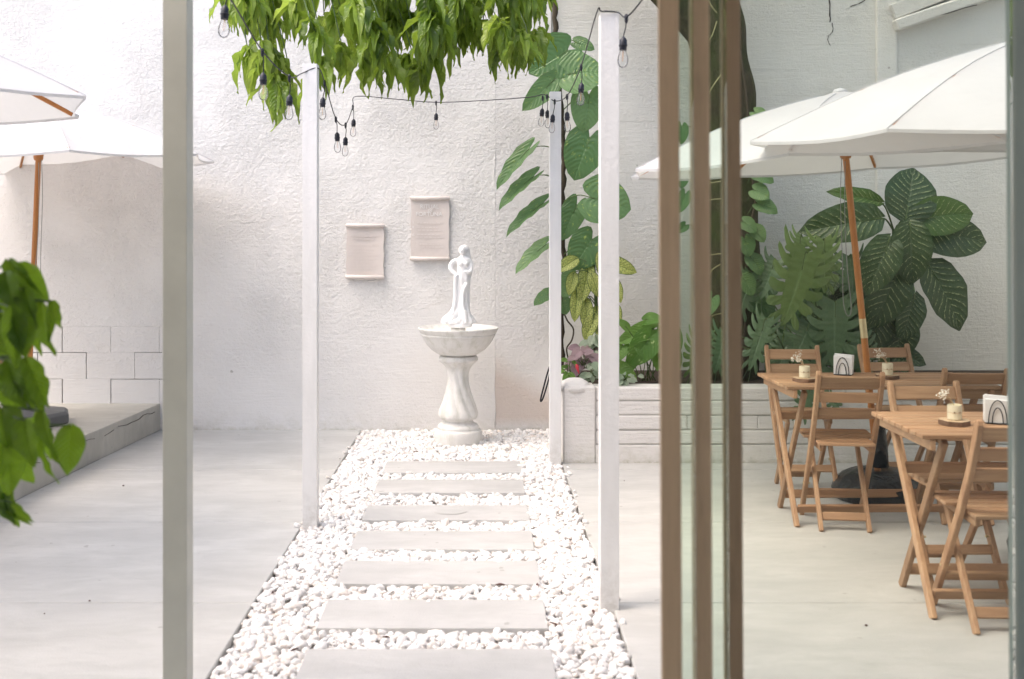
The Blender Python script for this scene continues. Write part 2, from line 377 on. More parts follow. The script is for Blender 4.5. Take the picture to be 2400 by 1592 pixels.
M['dry_leaf'] = mat_plain('dry_leaf_bit', (0.10, 0.05, 0.04), 0.8)

# ------------------------------------------------------------------ the setting
YW = 8.24                                                            # face of the back wall
PX0, PX1 = -0.93, 0.527                                              # gravel path edges
mb = MB(); mb.box(-60, 60, -60, 60, -0.5, -0.07); tag(mb.build('ground', M['bed']), kind='structure')
# concrete floor: separate slabs either side of the path
cf = empty('concrete_floor'); tag(cf, kind='structure')
jy = [-5.5, -4.25, -3.02, -1.79, -0.56, 0.67, 1.90, 3.13, 4.36, 5.59, 6.84, 8.30]
def slab(x0, x1, y0, y1, z0=-0.10, z1=0.0):
    mb = MB(); g = 0.004; mb.box(x0+g, x1-g, y0+g, y1-g, z0, z1); mb.build('slab', M['concrete'], cf, 0.004, 1)
for i in range(len(jy)-1):
    if jy[i+1] > 2.0:
        slab(-6.2, PX0, jy[i], jy[i+1]); slab(PX1, 6.2, jy[i], jy[i+1])
    else:
        slab(-6.2, 6.2, jy[i], jy[i+1])
# raised platform on the left
pl = empty('raised_platform'); tag(pl, kind='structure')
mb = MB(); vs = []
edge = [(-2.60, 3.0), (-2.64, 6.0), (-2.565, 7.1), (-2.48, YW+0.02)]
bot = [(x, y, 0.001) for x, y in edge] + [(-6.2, YW+0.02, 0.001), (-6.2, 3.0, 0.001)]
top = [(x+random.uniform(-.004, .004), y, 0.205) for x, y, z in bot]
n = len(bot); mb.add(bot+top, [tuple(range(n))[::-1], tuple(range(n, 2*n))] + [(i, (i+1) % n, n+(i+1) % n, n+i) for i in range(n)])
mb.build('platform_slab', M['kerb'], pl, 0.008, 2)
# crack along the platform's face
mb = MB(); pts = []
for k in range(40):
    y = 5.2+k*0.075; x = np.interp(y, [3.0, 6.0, 7.1, 8.26], [-2.60, -2.64, -2.565, -2.48])
    pts.append(Vector((x+0.0005, y, 0.160+0.006*math.sin(k*0.9)+random.uniform(-.012, .012))))
for a, b in zip(pts[:-1], pts[1:]): (random.random() < .8) and mb.bar(a, b, 0.003*random.uniform(.5, 1.3), 0.003)
mb.build('crack', M['joint'], pl)

# back wall: stucco to the left of the seam, a strip browner low down, then painted block behind the planter
bw = empty('back_wall'); tag(bw, 'rough white stucco courtyard wall behind the fountain', 'wall')
HX0, HX1, HZ0, HZ1 = -4.4, -2.40, 0.20, 0.80                          # opening filled by bare blocks
mb = MB()
for (x0, x1, z0, z1) in ((-9, HX0, -0.1, 5.2), (HX0, HX1, HZ1, 5.2), (HX1, 0.10, -0.1, 5.2), (HX0, HX1, -0.1, HZ0)):
    mb.box(x0, x1, YW, YW+0.25, z0, z1)
mb.build('stucco_face', M['stucco'], bw)
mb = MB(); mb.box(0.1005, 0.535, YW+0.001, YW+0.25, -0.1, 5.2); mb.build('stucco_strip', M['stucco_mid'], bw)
mb = MB(); mb.tube([(0.100+0.004*math.sin(k*1.7), YW+0.004, 0.02+k*0.11) for k in range(46)], [0.006+random.uniform(-.002, .002) for k in range(46)], 6)
mb.build('seam_ridge', M['stucco'], bw, smooth=True)
mb = MB(); mb.box(HX0, HX1, YW+0.05, YW+0.24, HZ0-0.02, HZ1+0.02); mb.build('joint_bed', M['joint'], bw)
bz = [0.2005, 0.395, 0.6, 0.7995]
meshes = {}
for r in range(3):
    x = HX0 + (0.0 if r % 2 == 0 else -0.19) + 0.03
    while x < HX1-0.01:
        x0 = max(x, HX0+0.0005); x1 = min(x+0.374, HX1-0.0005)
        g = random.choice((0.0002, 0.0045, 0.006)); gz = random.choice((0.0003, 0.0032, 0.0045)) if r < 2 else 0.0001
        if x1-x0 > 0.05:
            mb = MB(); mb.box(x0+g, x1-0.0005, YW-0.0003+random.uniform(-.0008, .0008), YW+0.06, bz[r]+0.0003, bz[r+1]-gz)
            mb.build('block', M['block'], bw, 0.0016, 1)
        x += 0.376
YR = 8.30
mb = MB(); mb.box(0.5355, 6.2, YR+0.004, YR+0.25, -0.1, 5.2); mb.build('block_backing', M['joint_light'], bw)
bm_cache = {}
for r in range(14):
    x = 0.5365 + (0 if r % 2 == 0 else -0.195)
    while x < 4.7:
        x0 = max(x, 0.5365); L = round(x+0.39-x0, 3)
        if L > 0.06:
            if L not in bm_cache:
                mb = MB(); mb.box(0.0002, L-0.0002, 0, 0.02, 0.0002, 0.199-0.0002); bm_cache[L] = mb.mesh('block', 0.0012, 1); bm_cache[L].materials.append(M['block_right'])
            o = link('block', bm_cache[L], None, bw); o.location = (x0, YR-0.008+random.uniform(-.0006, .0006), 0.40+r*0.199)
        x += 0.39
mb = MB(); mb.box(0.5365, 6.2, YR-0.0082, YR+0.1, 3.1863, 5.2); mb.box(4.8, 6.2, YR-0.0082, YR+0.1, -0.1, 3.1860); mb.build('upper_face', M['block_right'], bw)
mb = MB(); mb.box(3.06, 3.22, YR-0.045, YR, 0.4, 5.2); mb.build('pilaster', M['block_right'], bw, 0.02, 2)
mb = MB(); a = P(2095, 62, YR-0.06); b_ = P(2560, -95, YR-0.06); mb.sweep([a, b_], 0.12, 0.09, (0, 1, 0)); mb.build('slanted_moulding', M['block_right'], bw, 0.012, 1)
mb = MB(); a = P(2090, 30, YR-0.05); b_ = P(2550, -150, YR-0.05); mb.sweep([a, b_], 0.08, 0.12, (0, 1, 0)); mb.build('slanted_board', M['block_right'], bw, 0.006, 1)
def crack(pts, d, w=0.004):
    mb = MB(); q = [P(x, y, d) for x, y in pts]
    q = [a + Vector((random.uniform(-.005, .005), 0, random.uniform(-.004, .004))) for a in spline(q, 4)]
    for a, b in zip(q[:-1], q[1:]): mb.bar(a, b, w*random.uniform(0.5, 1.5), 0.003, (1, 0, 0.2))
    mb.build('crack', M['joint'], bw)
crack([(1943, -20), (1945, 20), (1946, 52)], YR-0.01, 0.008); crack([(1950, 55), (1952, 75), (1940, 88), (1947, 108)], YR-0.01, 0.004)
crack([(1995, 15), (2020, 5), (2040, -10)], YR-0.01, 0.006); crack([(2135, 52), (2200, 36), (2290, 12)], YR-0.115, 0.006)

# unseen wall added to darken the right side, and the cafe room the picture is taken from
mb = MB(); mb.box(4.9, 5.15, 2.2, YR-0.01, -0.05, 3.0); tag(mb.build('added_wall_right', M['block_right']), kind='structure')
for nm, bx_, mt in (('ceiling', (-6.1, 6.1, -5.4, 2.75, 2.95, 3.15), 'ceiling'), ('wall_cafe_back', (-6.1, 6.1, -5.6, -5.401, 0.001, 3.15), 'cafe_wall')):  # ceiling carried out past the door to shade the near posts
    mb = MB(); mb.box(*bx_); tag(mb.build(nm, M[mt]), kind='structure')

# gravel path ------------------------------------------------------
mb = MB(); mb.box(PX0, PX1, 2.0, YW, -0.069, -0.03); tag(mb.build('gravel_bed', M['bed']), kind='structure')
ST = [(7.06, 6.71), (6.52, 6.18), (5.89, 5.58), (5.39, 5.07), (4.89, 4.56), (4.36, 4.04), (3.85, 3.52), (3.30, 2.97)]
def ico_variants(k):
    out = []
    for i in range(k):
        bm = bmesh.new(); bmesh.ops.create_icosphere(bm, subdivisions=2, radius=1)
        off = Vector((i*7.3, i*3.1, i*1.7))
        for v in bm.verts:
            v.co *= 1 + 0.38*noise.noise(v.co*0.9+off) + 0.12*noise.noise(v.co*2.3+off)
        v = np.array([x.co for x in bm.verts]); f = np.array([[y.index for y in x.verts] for x in bm.faces]); bm.free(); out.append((v, f))
    return out
var = ico_variants(8); N = 24000; V = []; Fc = []; base = 0; made = 0
while made < N:
    u = rng.random(); y = 2.9 + (YW-2.9)*u; x = rng.uniform(PX0+0.008, PX1-0.008)
    if any(b+0.012 < y < a-0.012 and -0.628 < x < 0.252 for a, b in ST): continue
    if (x+0.171)**2+(y-7.78)**2 < 0.15**2: continue
    stray = made % 900 == 0
    if stray: x = (PX0-abs(rng.normal(0, .02))) if rng.random() < .5 else (PX1+abs(rng.normal(0, .02)))
    v, f = var[made % 8]
    s = rng.gamma(7, 1/7)*0.0122
    s = min(max(s, 0.006), 0.024)
    sc = np.array([s*rng.uniform(0.95, 1.5), s*rng.uniform(0.75, 1.1), s*rng.uniform(0.55, 0.85)])
    e = np.array(Euler((rng.normal(0, .45), rng.normal(0, .45), rng.uniform(0, 6.28))).to_matrix())
    z = -0.030 + rng.uniform(0.002, 0.030) + 0.006*noise.noise(Vector((x*5, y*5, 0)))
    if stray: z = 0.008
    V.append((v*sc)@e.T + np.array([x, y, z])); Fc.append(f+base); base += len(v); made += 1
V = np.concatenate(V).astype(np.float32); Fc = np.concatenate(Fc).astype(np.int32)
me = bpy.data.meshes.new('gravel'); me.vertices.add(len(V)); me.vertices.foreach_set('co', V.ravel())
me.loops.add(Fc.size); me.loops.foreach_set('vertex_index', Fc.ravel())
me.polygons.add(len(Fc)); me.polygons.foreach_set('loop_start', np.arange(0, Fc.size, 3, dtype=np.int32))
me.update(calc_edges=True); me.polygons.foreach_set('use_smooth', np.ones(len(Fc), bool))
tag(link('gravel', me, M['gravel']), 'white marble pebbles filling the path around the stepping stones', 'gravel', kind='stuff')
nth = ['nearest the fountain', 'second from the fountain', 'third from the fountain, with a grey smudge on it', 'fourth from the fountain', 'fifth from the fountain',
       'sixth from the fountain', 'at the bottom edge of the photo, seventh from the fountain', 'just outside the door, eighth from the fountain']
for i, (a, b) in enumerate(ST):
    mb = MB(); mb.box(-0.44, 0.44, -(a-b)/2, (a-b)/2, -0.05, 0.010+0.002*(i % 3))
    o = mb.build('stepping_stone', M['stone'], None, 0.005, 2); o.location = (-0.188, (a+b)/2, 0); o.rotation_euler.z = random.uniform(-.006, .006)
    tag(o, 'long pale stepping stone '+nth[i], 'stepping stone', 'stepping stones across the gravel')
    if i == 2:
        mb = MB(); q = [(0.02+0.085*math.cos(t_)*(1+0.1*math.sin(3*t_)), 0.0+0.05*math.sin(t_), 0.0) for t_ in np.linspace(0, 6.28, 28)[:-1]]
        mb.add(q, [tuple(range(27))]); s_ = mb.build('smudge', mat_plain('grey_smudge', (0.50, 0.50, 0.49), 0.6), o); s_.location = (0, 0, 0.0165)
for k, (x, y) in enumerate([(775, 1175), (690, 1530), (1260, 1378), (1172, 1376), (640, 1395), (975, 1062), (1225, 1080), (1300, 1470), (1390, 1440), (905, 1500)]):
    d = HC*F/(y-553); mb = MB(); L = random.uniform(.012, .024)
    mb.add([(-L, 0, 0), (0, L*.35, .004), (L, 0, .001), (0, -L*.35, .003), (-L*.9, 0, .004), (0, L*.3, .008), (L*.9, 0, .005), (0, -L*.3, .007)],
           [(0, 3, 2, 1), (4, 5, 6, 7), (0, 1, 5, 4), (1, 2, 6, 5), (2, 3, 7, 6), (3, 0, 4, 7)])
    o = mb.build('dry_leaf_bit', M['dry_leaf']); o.location = ((x-1129)*d/F, d, 0.008); o.rotation_euler = (random.uniform(-.3, .3), random.uniform(-.3, .3), random.uniform(0, 6))
    tag(o, 'small dark dry leaf bit lying on the white gravel', 'leaf', 'dry leaf bits on the gravel')

for k, (x, y) in enumerate([(104, 1440), (210, 1410), (289, 1140), (1463, 1128), (2030, 1468)]):
    d = HC*F/(y-553); mb = MB(); L = random.uniform(.004, .008); mb.lathe([(.2*L, 0), (.8*L, .3*L), (.6*L, .8*L), (.1*L, L)], 7); o = mb.build('seed_husk', M['dry_leaf'], None, smooth=True)
    o.location = ((x-1129)*d/F, d, 0.0005); tag(o, 'tiny dark seed husk fallen on the pale concrete floor', 'seed husk', 'seed husks on the concrete')
# planter ----------------------------------------------------------
YP = 7.05
pt = empty('brick_planter', (0.54, YP, 0)); tag(pt, 'low white painted brick planter under the climbing plants', 'planter')
def pbox(name, x0, x1, y0, y1, z0, z1, mat, bev=0.01, seg=2):
    mb = MB(); mb.box(x0-0.54, x1-0.54, y0-YP, y1-YP, z0, z1); return mb.build(name, M[mat], pt, bev, seg)
pbox('end_pillar', 0.54, 0.752, YP-0.012, YP+0.20, -0.01, 0.505, 'brick', 0.02, 3)
pbox('joint_bed', 0.7525, 4.85, YP+0.014, YP+0.16, -0.01, 0.50, 'joint_light', 0)
pbox('side_wall', 0.542, 0.66, YP+0.201, YW-0.001, -0.01, 0.50, 'brick')
pbox('foot_course', 0.7525, 4.85, YP-0.010, YP+0.10, -0.01, 0.118, 'brick', 0.012)
pbox('soil', 0.661, 4.85, YP+0.161, YR-0.009, 0.0, 0.455, 'soil', 0)
hump = MB(); hump.lathe([(0.0, 0.048), (0.05, 0.044), (0.085, 0.026), (0.115, 0.002), (0.125, -0.03)], 20, (0.085, 0.10, 0.50), lambda a, z: 1+.16*noise.noise(Vector((math.cos(a)*1.6, math.sin(a)*1.6, z*14)))); hump.build('mortar_hump', M['brick'], pt, smooth=True)
rows = [0.121, 0.217, 0.313, 0.409, 0.502]
for r in range(4):
    x = 0.757 + (0.0 if r % 2 else -0.12)
    while x < 4.8:
        L = 0.118 if (0.95 < x < 1.2) else random.choice((0.235, 0.47, 0.60))
        x0 = max(x, 0.757); x1 = min(x+L, 4.84)
        if x1-x0 > 0.03:
            pbox('brick', x0+0.0002, x1-0.0002, YP+random.uniform(-.006, .004), YP+0.12, rows[r]+0.004, rows[r+1]-0.004+random.uniform(-.002, .002), 'brick', 0.015, 3)
        x += L

# ------------------------------------------------------------------ white posts
def post(X, d, top, label):
    mb = MB(); mb.box(-0.0375, 0.0375, -0.0375, 0.0375, -0.03, top); o = mb.build('white_post', M['post'], None, 0.003, 2)
    o.location = (X, d+0.0375, 0); tag(o, label, 'post', 'white square posts along the gravel path'); return o
lp = post(-0.950, 3.30, 2.42, 'blurred white square post in the left foreground, olive grey shade put into its colour'); lp.data.materials[0] = mat_plain('olive_shade_tone', (0.60, 0.60, 0.53), 0.5, 0.06)  # white post; shade and plant reflection are put into this olive grey colour
post(-0.884, 5.48, 2.385, 'white square post on the left edge of the gravel under the tree leaves')
post(0.513, 4.27, 2.392, 'tall white square post right of the path with a cable looped over its top')
post(0.484, 7.00, 2.447, 'farthest white square post beside the corner of the brick planter')

# ------------------------------------------------------------------ fountain and figure
FX, FY = -0.171, 7.78
ft = empty('fountain', (FX, FY, 0)); tag(ft, 'white cast stone fountain with shallow bowl on a twisted fluted pedestal', 'fountain')
prof = [(0.165, -0.03), (0.175, 0.0), (0.177, 0.070), (0.172, 0.086), (0.155, 0.092), (0.150, 0.098), (0.152, 0.112), (0.142, 0.128), (0.118, 0.138), (0.108, 0.150), (0.107, 0.160), (0.118, 0.166), (0.134, 0.172),
        (0.143, 0.19), (0.141, 0.21), (0.134, 0.235), (0.122, 0.27), (0.108, 0.31), (0.095, 0.35), (0.084, 0.40), (0.077, 0.44), (0.0755, 0.48), (0.079, 0.515), (0.088, 0.54), (0.105, 0.562), (0.122, 0.576), (0.136, 0.586),
        (0.143, 0.597), (0.144, 0.608), (0.138, 0.622), (0.128, 0.628)]
fine = []
for (r0, z0), (r1, z1) in zip(prof[:-1], prof[1:]):
    for k in range(3): fine.append((r0+(r1-r0)*k/3, z0+(z1-z0)*k/3))
fine.append(prof[-1])
def flute(a, z):
    if z < 0.168 or z > 0.60: return 1.0
    w = min(1, (z-0.168)/0.04)*min(1, (0.60-z)/0.05)
    tw = a*9 + (z-0.17)*26
    return 1 + w*0.055*(abs(math.sin(tw/2))*2-1.25)
mb = MB(); mb.lathe(fine, 108, fn=flute); mb.build('pedestal', M['cast'], ft, smooth=True, ang=50)
bp = [(0.120, 0.632), (0.135, 0.636), (0.165, 0.650), (0.200, 0.676), (0.230, 0.708), (0.252, 0.742), (0.264, 0.770), (0.270, 0.774), (0.273, 0.784), (0.271, 0.790), (0.279, 0.796), (0.286, 0.812), (0.294, 0.824), (0.293, 0.832), (0.286, 0.834),
      (0.277, 0.826), (0.262, 0.808), (0.22, 0.797), (0.12, 0.792), (0.02, 0.790)]
mb = MB(); mb.lathe(bp, 72); mb.build('bowl', M['cast'], ft, smooth=True, ang=40)
mb = MB(); mb.lathe([(0.05, 0.78), (0.055, 0.81), (0.05, 0.835)], 24); mb.build('spout_block', M['cast'], ft, smooth=True)

st = empty('statue', (FX+0.015, FY, 0.835)); tag(st, 'white plaster figure of a robed woman standing on the fountain', 'statue')
mb = MB(); mb.lathe([(0.083, 0.0), (0.088, 0.006), (0.088, 0.02), (0.084, 0.027), (0.07, 0.028)], 40); mb.build('plinth', M['plaster'], st, smooth=True, ang=40)
# body as stacked rings: (z, centre x, half width, half depth, fold depth)
rows_ = [(0.026, -0.012, 0.098, 0.075, 0.16), (0.045, -0.012, 0.095, 0.073, 0.20), (0.070, -0.010, 0.083, 0.066, 0.22), (0.10, -0.004, 0.066, 0.056, 0.20), (0.14, 0.004, 0.052, 0.048, 0.17), (0.19, 0.010, 0.045, 0.044, 0.13), (0.25, 0.014, 0.043, 0.042, 0.10),
         (0.31, 0.017, 0.045, 0.042, 0.07), (0.355, 0.018, 0.046, 0.043, 0.05), (0.39, 0.018, 0.041, 0.039, 0.04), (0.42, 0.018, 0.037, 0.034, 0.03), (0.45, 0.020, 0.040, 0.036, 0.03), (0.475, 0.020, 0.046, 0.036, 0.02),
         (0.497, 0.020, 0.044, 0.030, 0.0), (0.511, 0.019, 0.028, 0.022, 0.0), (0.520, 0.018, 0.018, 0.017, 0.0), (0.535, 0.017, 0.016, 0.016, 0.0)]
mb = MB(); nn = 48; vs = []; fs = []
for (z, cx, hw, hd, fd) in rows_:
    for k in range(nn):
        a = 2*math.pi*k/nn; m = 1 + fd*(0.6*math.sin(a*9+z*14)+0.4*math.sin(a*5-z*22+1)) + (0.25*fd*noise.noise(Vector((math.cos(a)*3, math.sin(a)*3, z*40))))
        vs.append((cx+hw*m*math.cos(a), hd*m*math.sin(a), z))
for i in range(len(rows_)-1):
    for k in range(nn): fs.append((i*nn+k, i*nn+(k+1) % nn, (i+1)*nn+(k+1) % nn, (i+1)*nn+k))
fs += [tuple(range(nn))[::-1], tuple((len(rows_)-1)*nn+k for k in range(nn))]
mb.add(vs, fs)
def blob(c, r, n=14):
    vs = []; fs = []; m = n
    for i in range(m+1):
        th = math.pi*i/m
        for k in range(n):
            a = 2*math.pi*k/n; vs.append((c[0]+r[0]*math.sin(th)*math.cos(a), c[1]+r[1]*math.sin(th)*math.sin(a), c[2]+r[2]*math.cos(th)))
    for i in range(m):
        for k in range(n): fs.append((i*n+k, i*n+(k+1) % n, (i+1)*n+(k+1) % n, (i+1)*n+k)[::-1])
    mb.add(vs, fs)
blob((0.013, -0.008, 0.560), (0.024, 0.028, 0.034))                        # head, turned a little to the left
blob((0.006, -0.034, 0.556), (0.005, 0.006, 0.009)); blob((0.008, -0.028, 0.540), (0.010, 0.008, 0.006))   # nose, chin
blob((0.024, 0.010, 0.566), (0.028, 0.029, 0.033)); blob((0.037, 0.020, 0.535), (0.021, 0.022, 0.055)); blob((0.048, 0.022, 0.49), (0.019, 0.02, 0.06)); blob((0.056, 0.016, 0.44), (0.019, 0.018, 0.06)); blob((0.060, 0.012, 0.40), (0.013, 0.014, 0.04))  # long hair
for cx in (0.006, 0.034): blob((cx, -0.028, 0.462), (0.017, 0.016, 0.019))
mb.tube(spline([(-0.018, 0.0, 0.492), (-0.048, -0.004, 0.470), (-0.060, -0.010, 0.440), (-0.050, -0.020, 0.410), (-0.030, -0.030, 0.388), (-0.018, -0.036, 0.372)], 5), [0.0165]*6+[0.0150]*8+[0.0125]*8+[0.011]*4, 10)   # arm on the hip
mb.tube(spline([(0.056, 0.0, 0.488), (0.064, -0.006, 0.450), (0.062, -0.022, 0.410), (0.050, -0.040, 0.400), (0.030, -0.044, 0.410)], 5), [0.0165]*5+[0.015]*6+[0.013]*6+[0.011]*4, 10)
mb.tube(spline([(-0.028, -0.035, 0.375), (-0.030, -0.034, 0.28), (-0.032, -0.036, 0.18), (-0.050, -0.044, 0.09), (-0.085, -0.05, 0.035)], 5), [0.012]*8+[0.014]*6+[0.02]*7, 10)   # hanging drapery
mb.tube(spline([(0.040, -0.036, 0.32), (0.022, -0.046, 0.27), (0.016, -0.046, 0.18), (0.026, -0.050, 0.10), (0.03, -0.06, 0.035)], 5), [0.012]*6+[0.011]*8+[0.017]*7, 10)
for k in range(14):
    a = R(190+k*13); blob((-0.015+0.082*math.cos(a), 0.062*math.sin(a), 0.042+0.02*random.random()), (0.02, 0.018, 0.022), 8)
tmp = mb.build('figure_tmp', M['plaster']); md = tmp.modifiers.new('r', 'REMESH'); md.mode = 'VOXEL'; md.voxel_size = 0.0030; md.use_smooth_shade = True
sm = tmp.modifiers.new('s', 'SMOOTH'); sm.iterations = 1; sm.factor = 0.5
bpy.context.view_layer.update(); dg = bpy.context.evaluated_depsgraph_get()
fm = bpy.data.meshes.new_from_object(tmp.evaluated_get(dg)); fm.name = 'figure'; bpy.data.objects.remove(tmp)
fm.polygons.foreach_set('use_smooth', [True]*len(fm.polygons)); fg = link('figure', fm, M['plaster'], st); fg.scale = (1.2, 1.15, 1.0)

# ------------------------------------------------------------------ scroll plaques
def text_mesh(s, size, mat, parent, loc):
    cu = bpy.data.curves.new('lettering', 'FONT'); cu.body = s; cu.size = size; cu.align_x = 'CENTER'; cu.align_y = 'CENTER'; cu.extrude = 0.0006; cu.offset = 0.0004
    ob = bpy.data.objects.new('tmp', cu); col.objects.link(ob); bpy.context.view_layer.update()
    m_ = bpy.data.meshes.new_from_object(ob.evaluated_get(bpy.context.evaluated_depsgraph_get())); bpy.data.objects.remove(ob)
    m_.name = 'lettering'; m_.materials.clear(); o = link('lettering', m_, mat, parent); o.location = loc; o.rotation_euler = (R(90), 0, 0); return o
def plaque(px0, px1, py0, py1, label, tilt):
    a = P(px0, py0, YW-0.01); b = P(px1, py1, YW-0.01); w = b.x-a.x; h = a.z-b.z
    root = empty('scroll_plaque', ((a.x+b.x)/2, YW-0.002, (a.z+b.z)/2)); root.rotation_euler = (0, tilt, 0); tag(root, label, 'plaque', 'scroll plaques on the stucco wall')
    mb = MB(); nx, nz = 8, 14; vs = []; fs = []
    for j in range(nz+1):
        for i in range(nx+1):
            x = -w/2*0.97+w*0.97*i/nx; z = -h/2+h*j/nz
            vs.append((x+0.003*math.sin(j*1.3)*(1 if i in (0, nx) else 0), -0.016-0.003*math.cos(i/nx*6.28), z))
    q = (nx+1)*(nz+1); vs += [(x, -0.001, z) for x, y, z in vs]
    for j in range(nz):
        for i in range(nx):
            k = j*(nx+1)+i; fs.append((k, k+1, k+nx+2, k+nx+1)); fs.append((q+k, q+k+nx+1, q+k+nx+2, q+k+1))
    for j in range(nz):
        k = j*(nx+1); fs.append((k, k+nx+1, q+k+nx+1, q+k)); k += nx; fs.append((k, q+k, q+k+nx+1, k+nx+1))
    for i in range(nx):
        fs.append((i, q+i, q+i+1, i+1)); k = nz*(nx+1)+i; fs.append((k, k+1, q+k+1, q+k))
    mb.add(vs, fs); mb.build('sheet', M['clay'], root, smooth=True, ang=50)
    for z in (h/2-0.006, -h/2+0.008):
        mb = MB(); mb.tube([(-w/2, -0.024, z), (-w/2+0.004, -0.025, z), (0, -0.026, z-0.001), (w/2-0.004, -0.025, z), (w/2, -0.024, z)], [0.012, 0.016, 0.0165, 0.016, 0.012], 16); mb.build('rolled_edge', M['clay'], root, smooth=True, ang=60)
    return root, w, h
p1, w, h = plaque(811, 901, 527, 652, 'lower left pale scroll plaque with faint worn lettering', R(0.7))
def worn_lines(root, y0, rowsp, mat):
    mb = MB(); r_ = random.Random(3)
    for z, x0, x1, ht in rowsp:
        x = x0
        while x < x1:
            L = r_.uniform(0.010, 0.03); x2 = min(x+L, x1); mb.box(x, x2, y0-0.001, y0, z-ht/2, z+ht/2); x = x2+r_.uniform(.005, .01)
    tag(mb.build('worn_lettering', mat, root), kind='stuff')
pm = mat_plain('faint_print', (0.67, 0.61, 0.585), 0.7, 0.02)
pm2 = mat_plain('pale_line_print', (0.71, 0.66, 0.64), 0.7, 0.02)
worn_lines(p1, -0.0195, [(0.118, -0.125, 0.10, 0.010), (0.096, -0.105, 0.075, 0.010)] + [(0.05-0.026*k, -0.125, 0.11-0.03*(k % 3), 0.004) for k in range(9)], pm)
p2, w, h = plaque(962, 1054, 463, 609, 'higher scroll plaque beside the statue headed with a ritual title in white letters', R(0.4))
text_mesh('RITUAL', 0.044, M['print'], p2, (-0.005, -0.0205, 0.168)); text_mesh('DE', 0.028, M['print'], p2, (0.0, -0.0205, 0.139)); text_mesh('FORTUNA', 0.044, M['print'], p2, (-0.008, -0.0205, 0.110))
for k, s_ in enumerate(('I', 'II', 'III')): text_mesh(s_, 0.026, M['print'], p2, (-0.130, -0.0205, 0.045-(0, 0.036, 0.095)[k]))
worn_lines(p2, -0.0197, [(0.043, -0.10, 0.095, 0.007), (0.010, -0.10, 0.06, 0.006), (-0.012, -0.095, 0.085, 0.006), (-0.046, -0.10, 0.08, 0.006), (-0.066, -0.11, 0.115, 0.006), (-0.120, -0.08, 0.09, 0.005), (-0.142, -0.06, 0.115, 0.005)], pm2)

# ------------------------------------------------------------------ folding furniture
def make_chair():
    c = empty('folding_chair')
    for s in (-1, 1):
        mb = MB(); x = 0.154*s; mb.sweep([(x, .205, 0), (x, .07, .22), (x, -.065, .44), (x, -.165, .63), (x, -.225, .775), (x, -.236, .812), (x, -.238, .826)], .022, .036)
        n_ = len(mb.v); vv = mb.v                                       # rounded top
        mb.v[n_-8:n_-4] = [(a, b*.9+(-.236)*.1, z) for a, b, z in mb.v[n_-8:n_-4]]; cy = sum(v[1] for v in mb.v[n_-4:])/4
        mb.v[n_-4:] = [(a, cy+(b-cy)*.45, z) for a, b, z in mb.v[n_-4:]]
        mb.build('back_post', M['wood_z'], c, .003, 1)
        mb = MB(); x = 0.119*s; mb.sweep([(x, -.135, 0), (x, .15, .425)], .02, .034); mb.build('leg', M['wood_z'], c, .003, 1)
        mb = MB(); x = 0.122*s; mb.sweep([(x, -.15, .424), (x, .17, .430)], .018, .03, (1, 0, 0)); mb.build('seat_rail', M['wood_y'], c, .003, 1)
    for k in range(6):
        y = -.142+.061*k; hw = .138 if y < -.0 else .178
        mb = MB(); mb.box(-hw, hw, y-.0265, y+.0265, .441+.002*k, .457+.002*k); mb.build('seat_slat', M['wood_x'], c, .003, 1)
    for z, y, h_ in ((.772, -.222, .062), (.690, -.188, .056), (.606, -.150, .056)):
        mb = MB(); mb.sweep([(-.144, y, z), (.144, y, z)], .014, h_, (0, 1, .4)); mb.build('back_slat', M['wood_x'], c, .003, 1)
    mb = MB(); mb.sweep([(-.144, .115, .145), (.144, .115, .145)], .016, .042, (0, 1, .6)); mb.build('stretcher', M['wood_x'], c, .003, 1)
    mb = MB(); mb.sweep([(-.110, -.090, .068), (.110, -.090, .068)], .016, .042, (0, 1, -.6)); mb.build('stretcher', M['wood_x'], c, .003, 1)
    for s in (-1, 1):
        mb = MB(); mb.tube([(.130*s, -.0, .195), (.168*s, -.0, .195)], .005, 8); o = mb.build('pivot_bolt', M['brass'], c); o.location = (0, .09, .0)
    return c
def make_table(L=1.10, D=0.56, H=0.735):
    t_ = empty('folding_table')
    n_ = 8; p_ = D/n_
    for k in range(n_):
        y = -D/2+p_*(k+.5); mb = MB(); mb.box(-L/2, L/2, y-p_/2+.0055, y+p_/2-.0055, H-.018, H); mb.build('top_slat', M['wood_x'], t_, .003, 1)
    for s in (-1, 1):
        mb = MB(); mb.box(s*(L/2-.045)-.011, s*(L/2-.045)+.011, -D/2+.01, D/2-.01, H-.062, H-.0185); mb.build('end_rail', M['wood_y'], t_, .003, 1)
        x = s*(L/2-.075); mb = MB(); mb.sweep([(x, D/2-.05, H-.03), (x, -.20, 0)], .022, .038); mb.build('leg', M['wood_z'], t_, .003, 1)
        x = s*(L/2-.105); mb = MB(); mb.sweep([(x, -D/2+.05, H-.03), (x, .20, 0)], .022, .038); mb.build('leg', M['wood_z'], t_, .003, 1)
    mb = MB(); mb.sweep([(-L/2+.09, -.158, .085), (L/2-.09, -.158, .085)], .018, .045, (0, 1, .5)); mb.build('stretcher', M['wood_x'], t_, .003, 1)
    mb = MB(); mb.sweep([(-L/2+.12, .158, .085), (L/2-.12, .158, .085)], .018, .045, (0, 1, -.5)); mb.build('stretcher', M['wood_x'], t_, .003, 1)
    mb = MB(); mb.sweep([(-L/2+.09, .14, .52), (L/2-.09, .14, .52)], .018, .05, (0, 1, .5)); mb.build('stretcher', M['wood_x'], t_, .003, 1)
    return t_
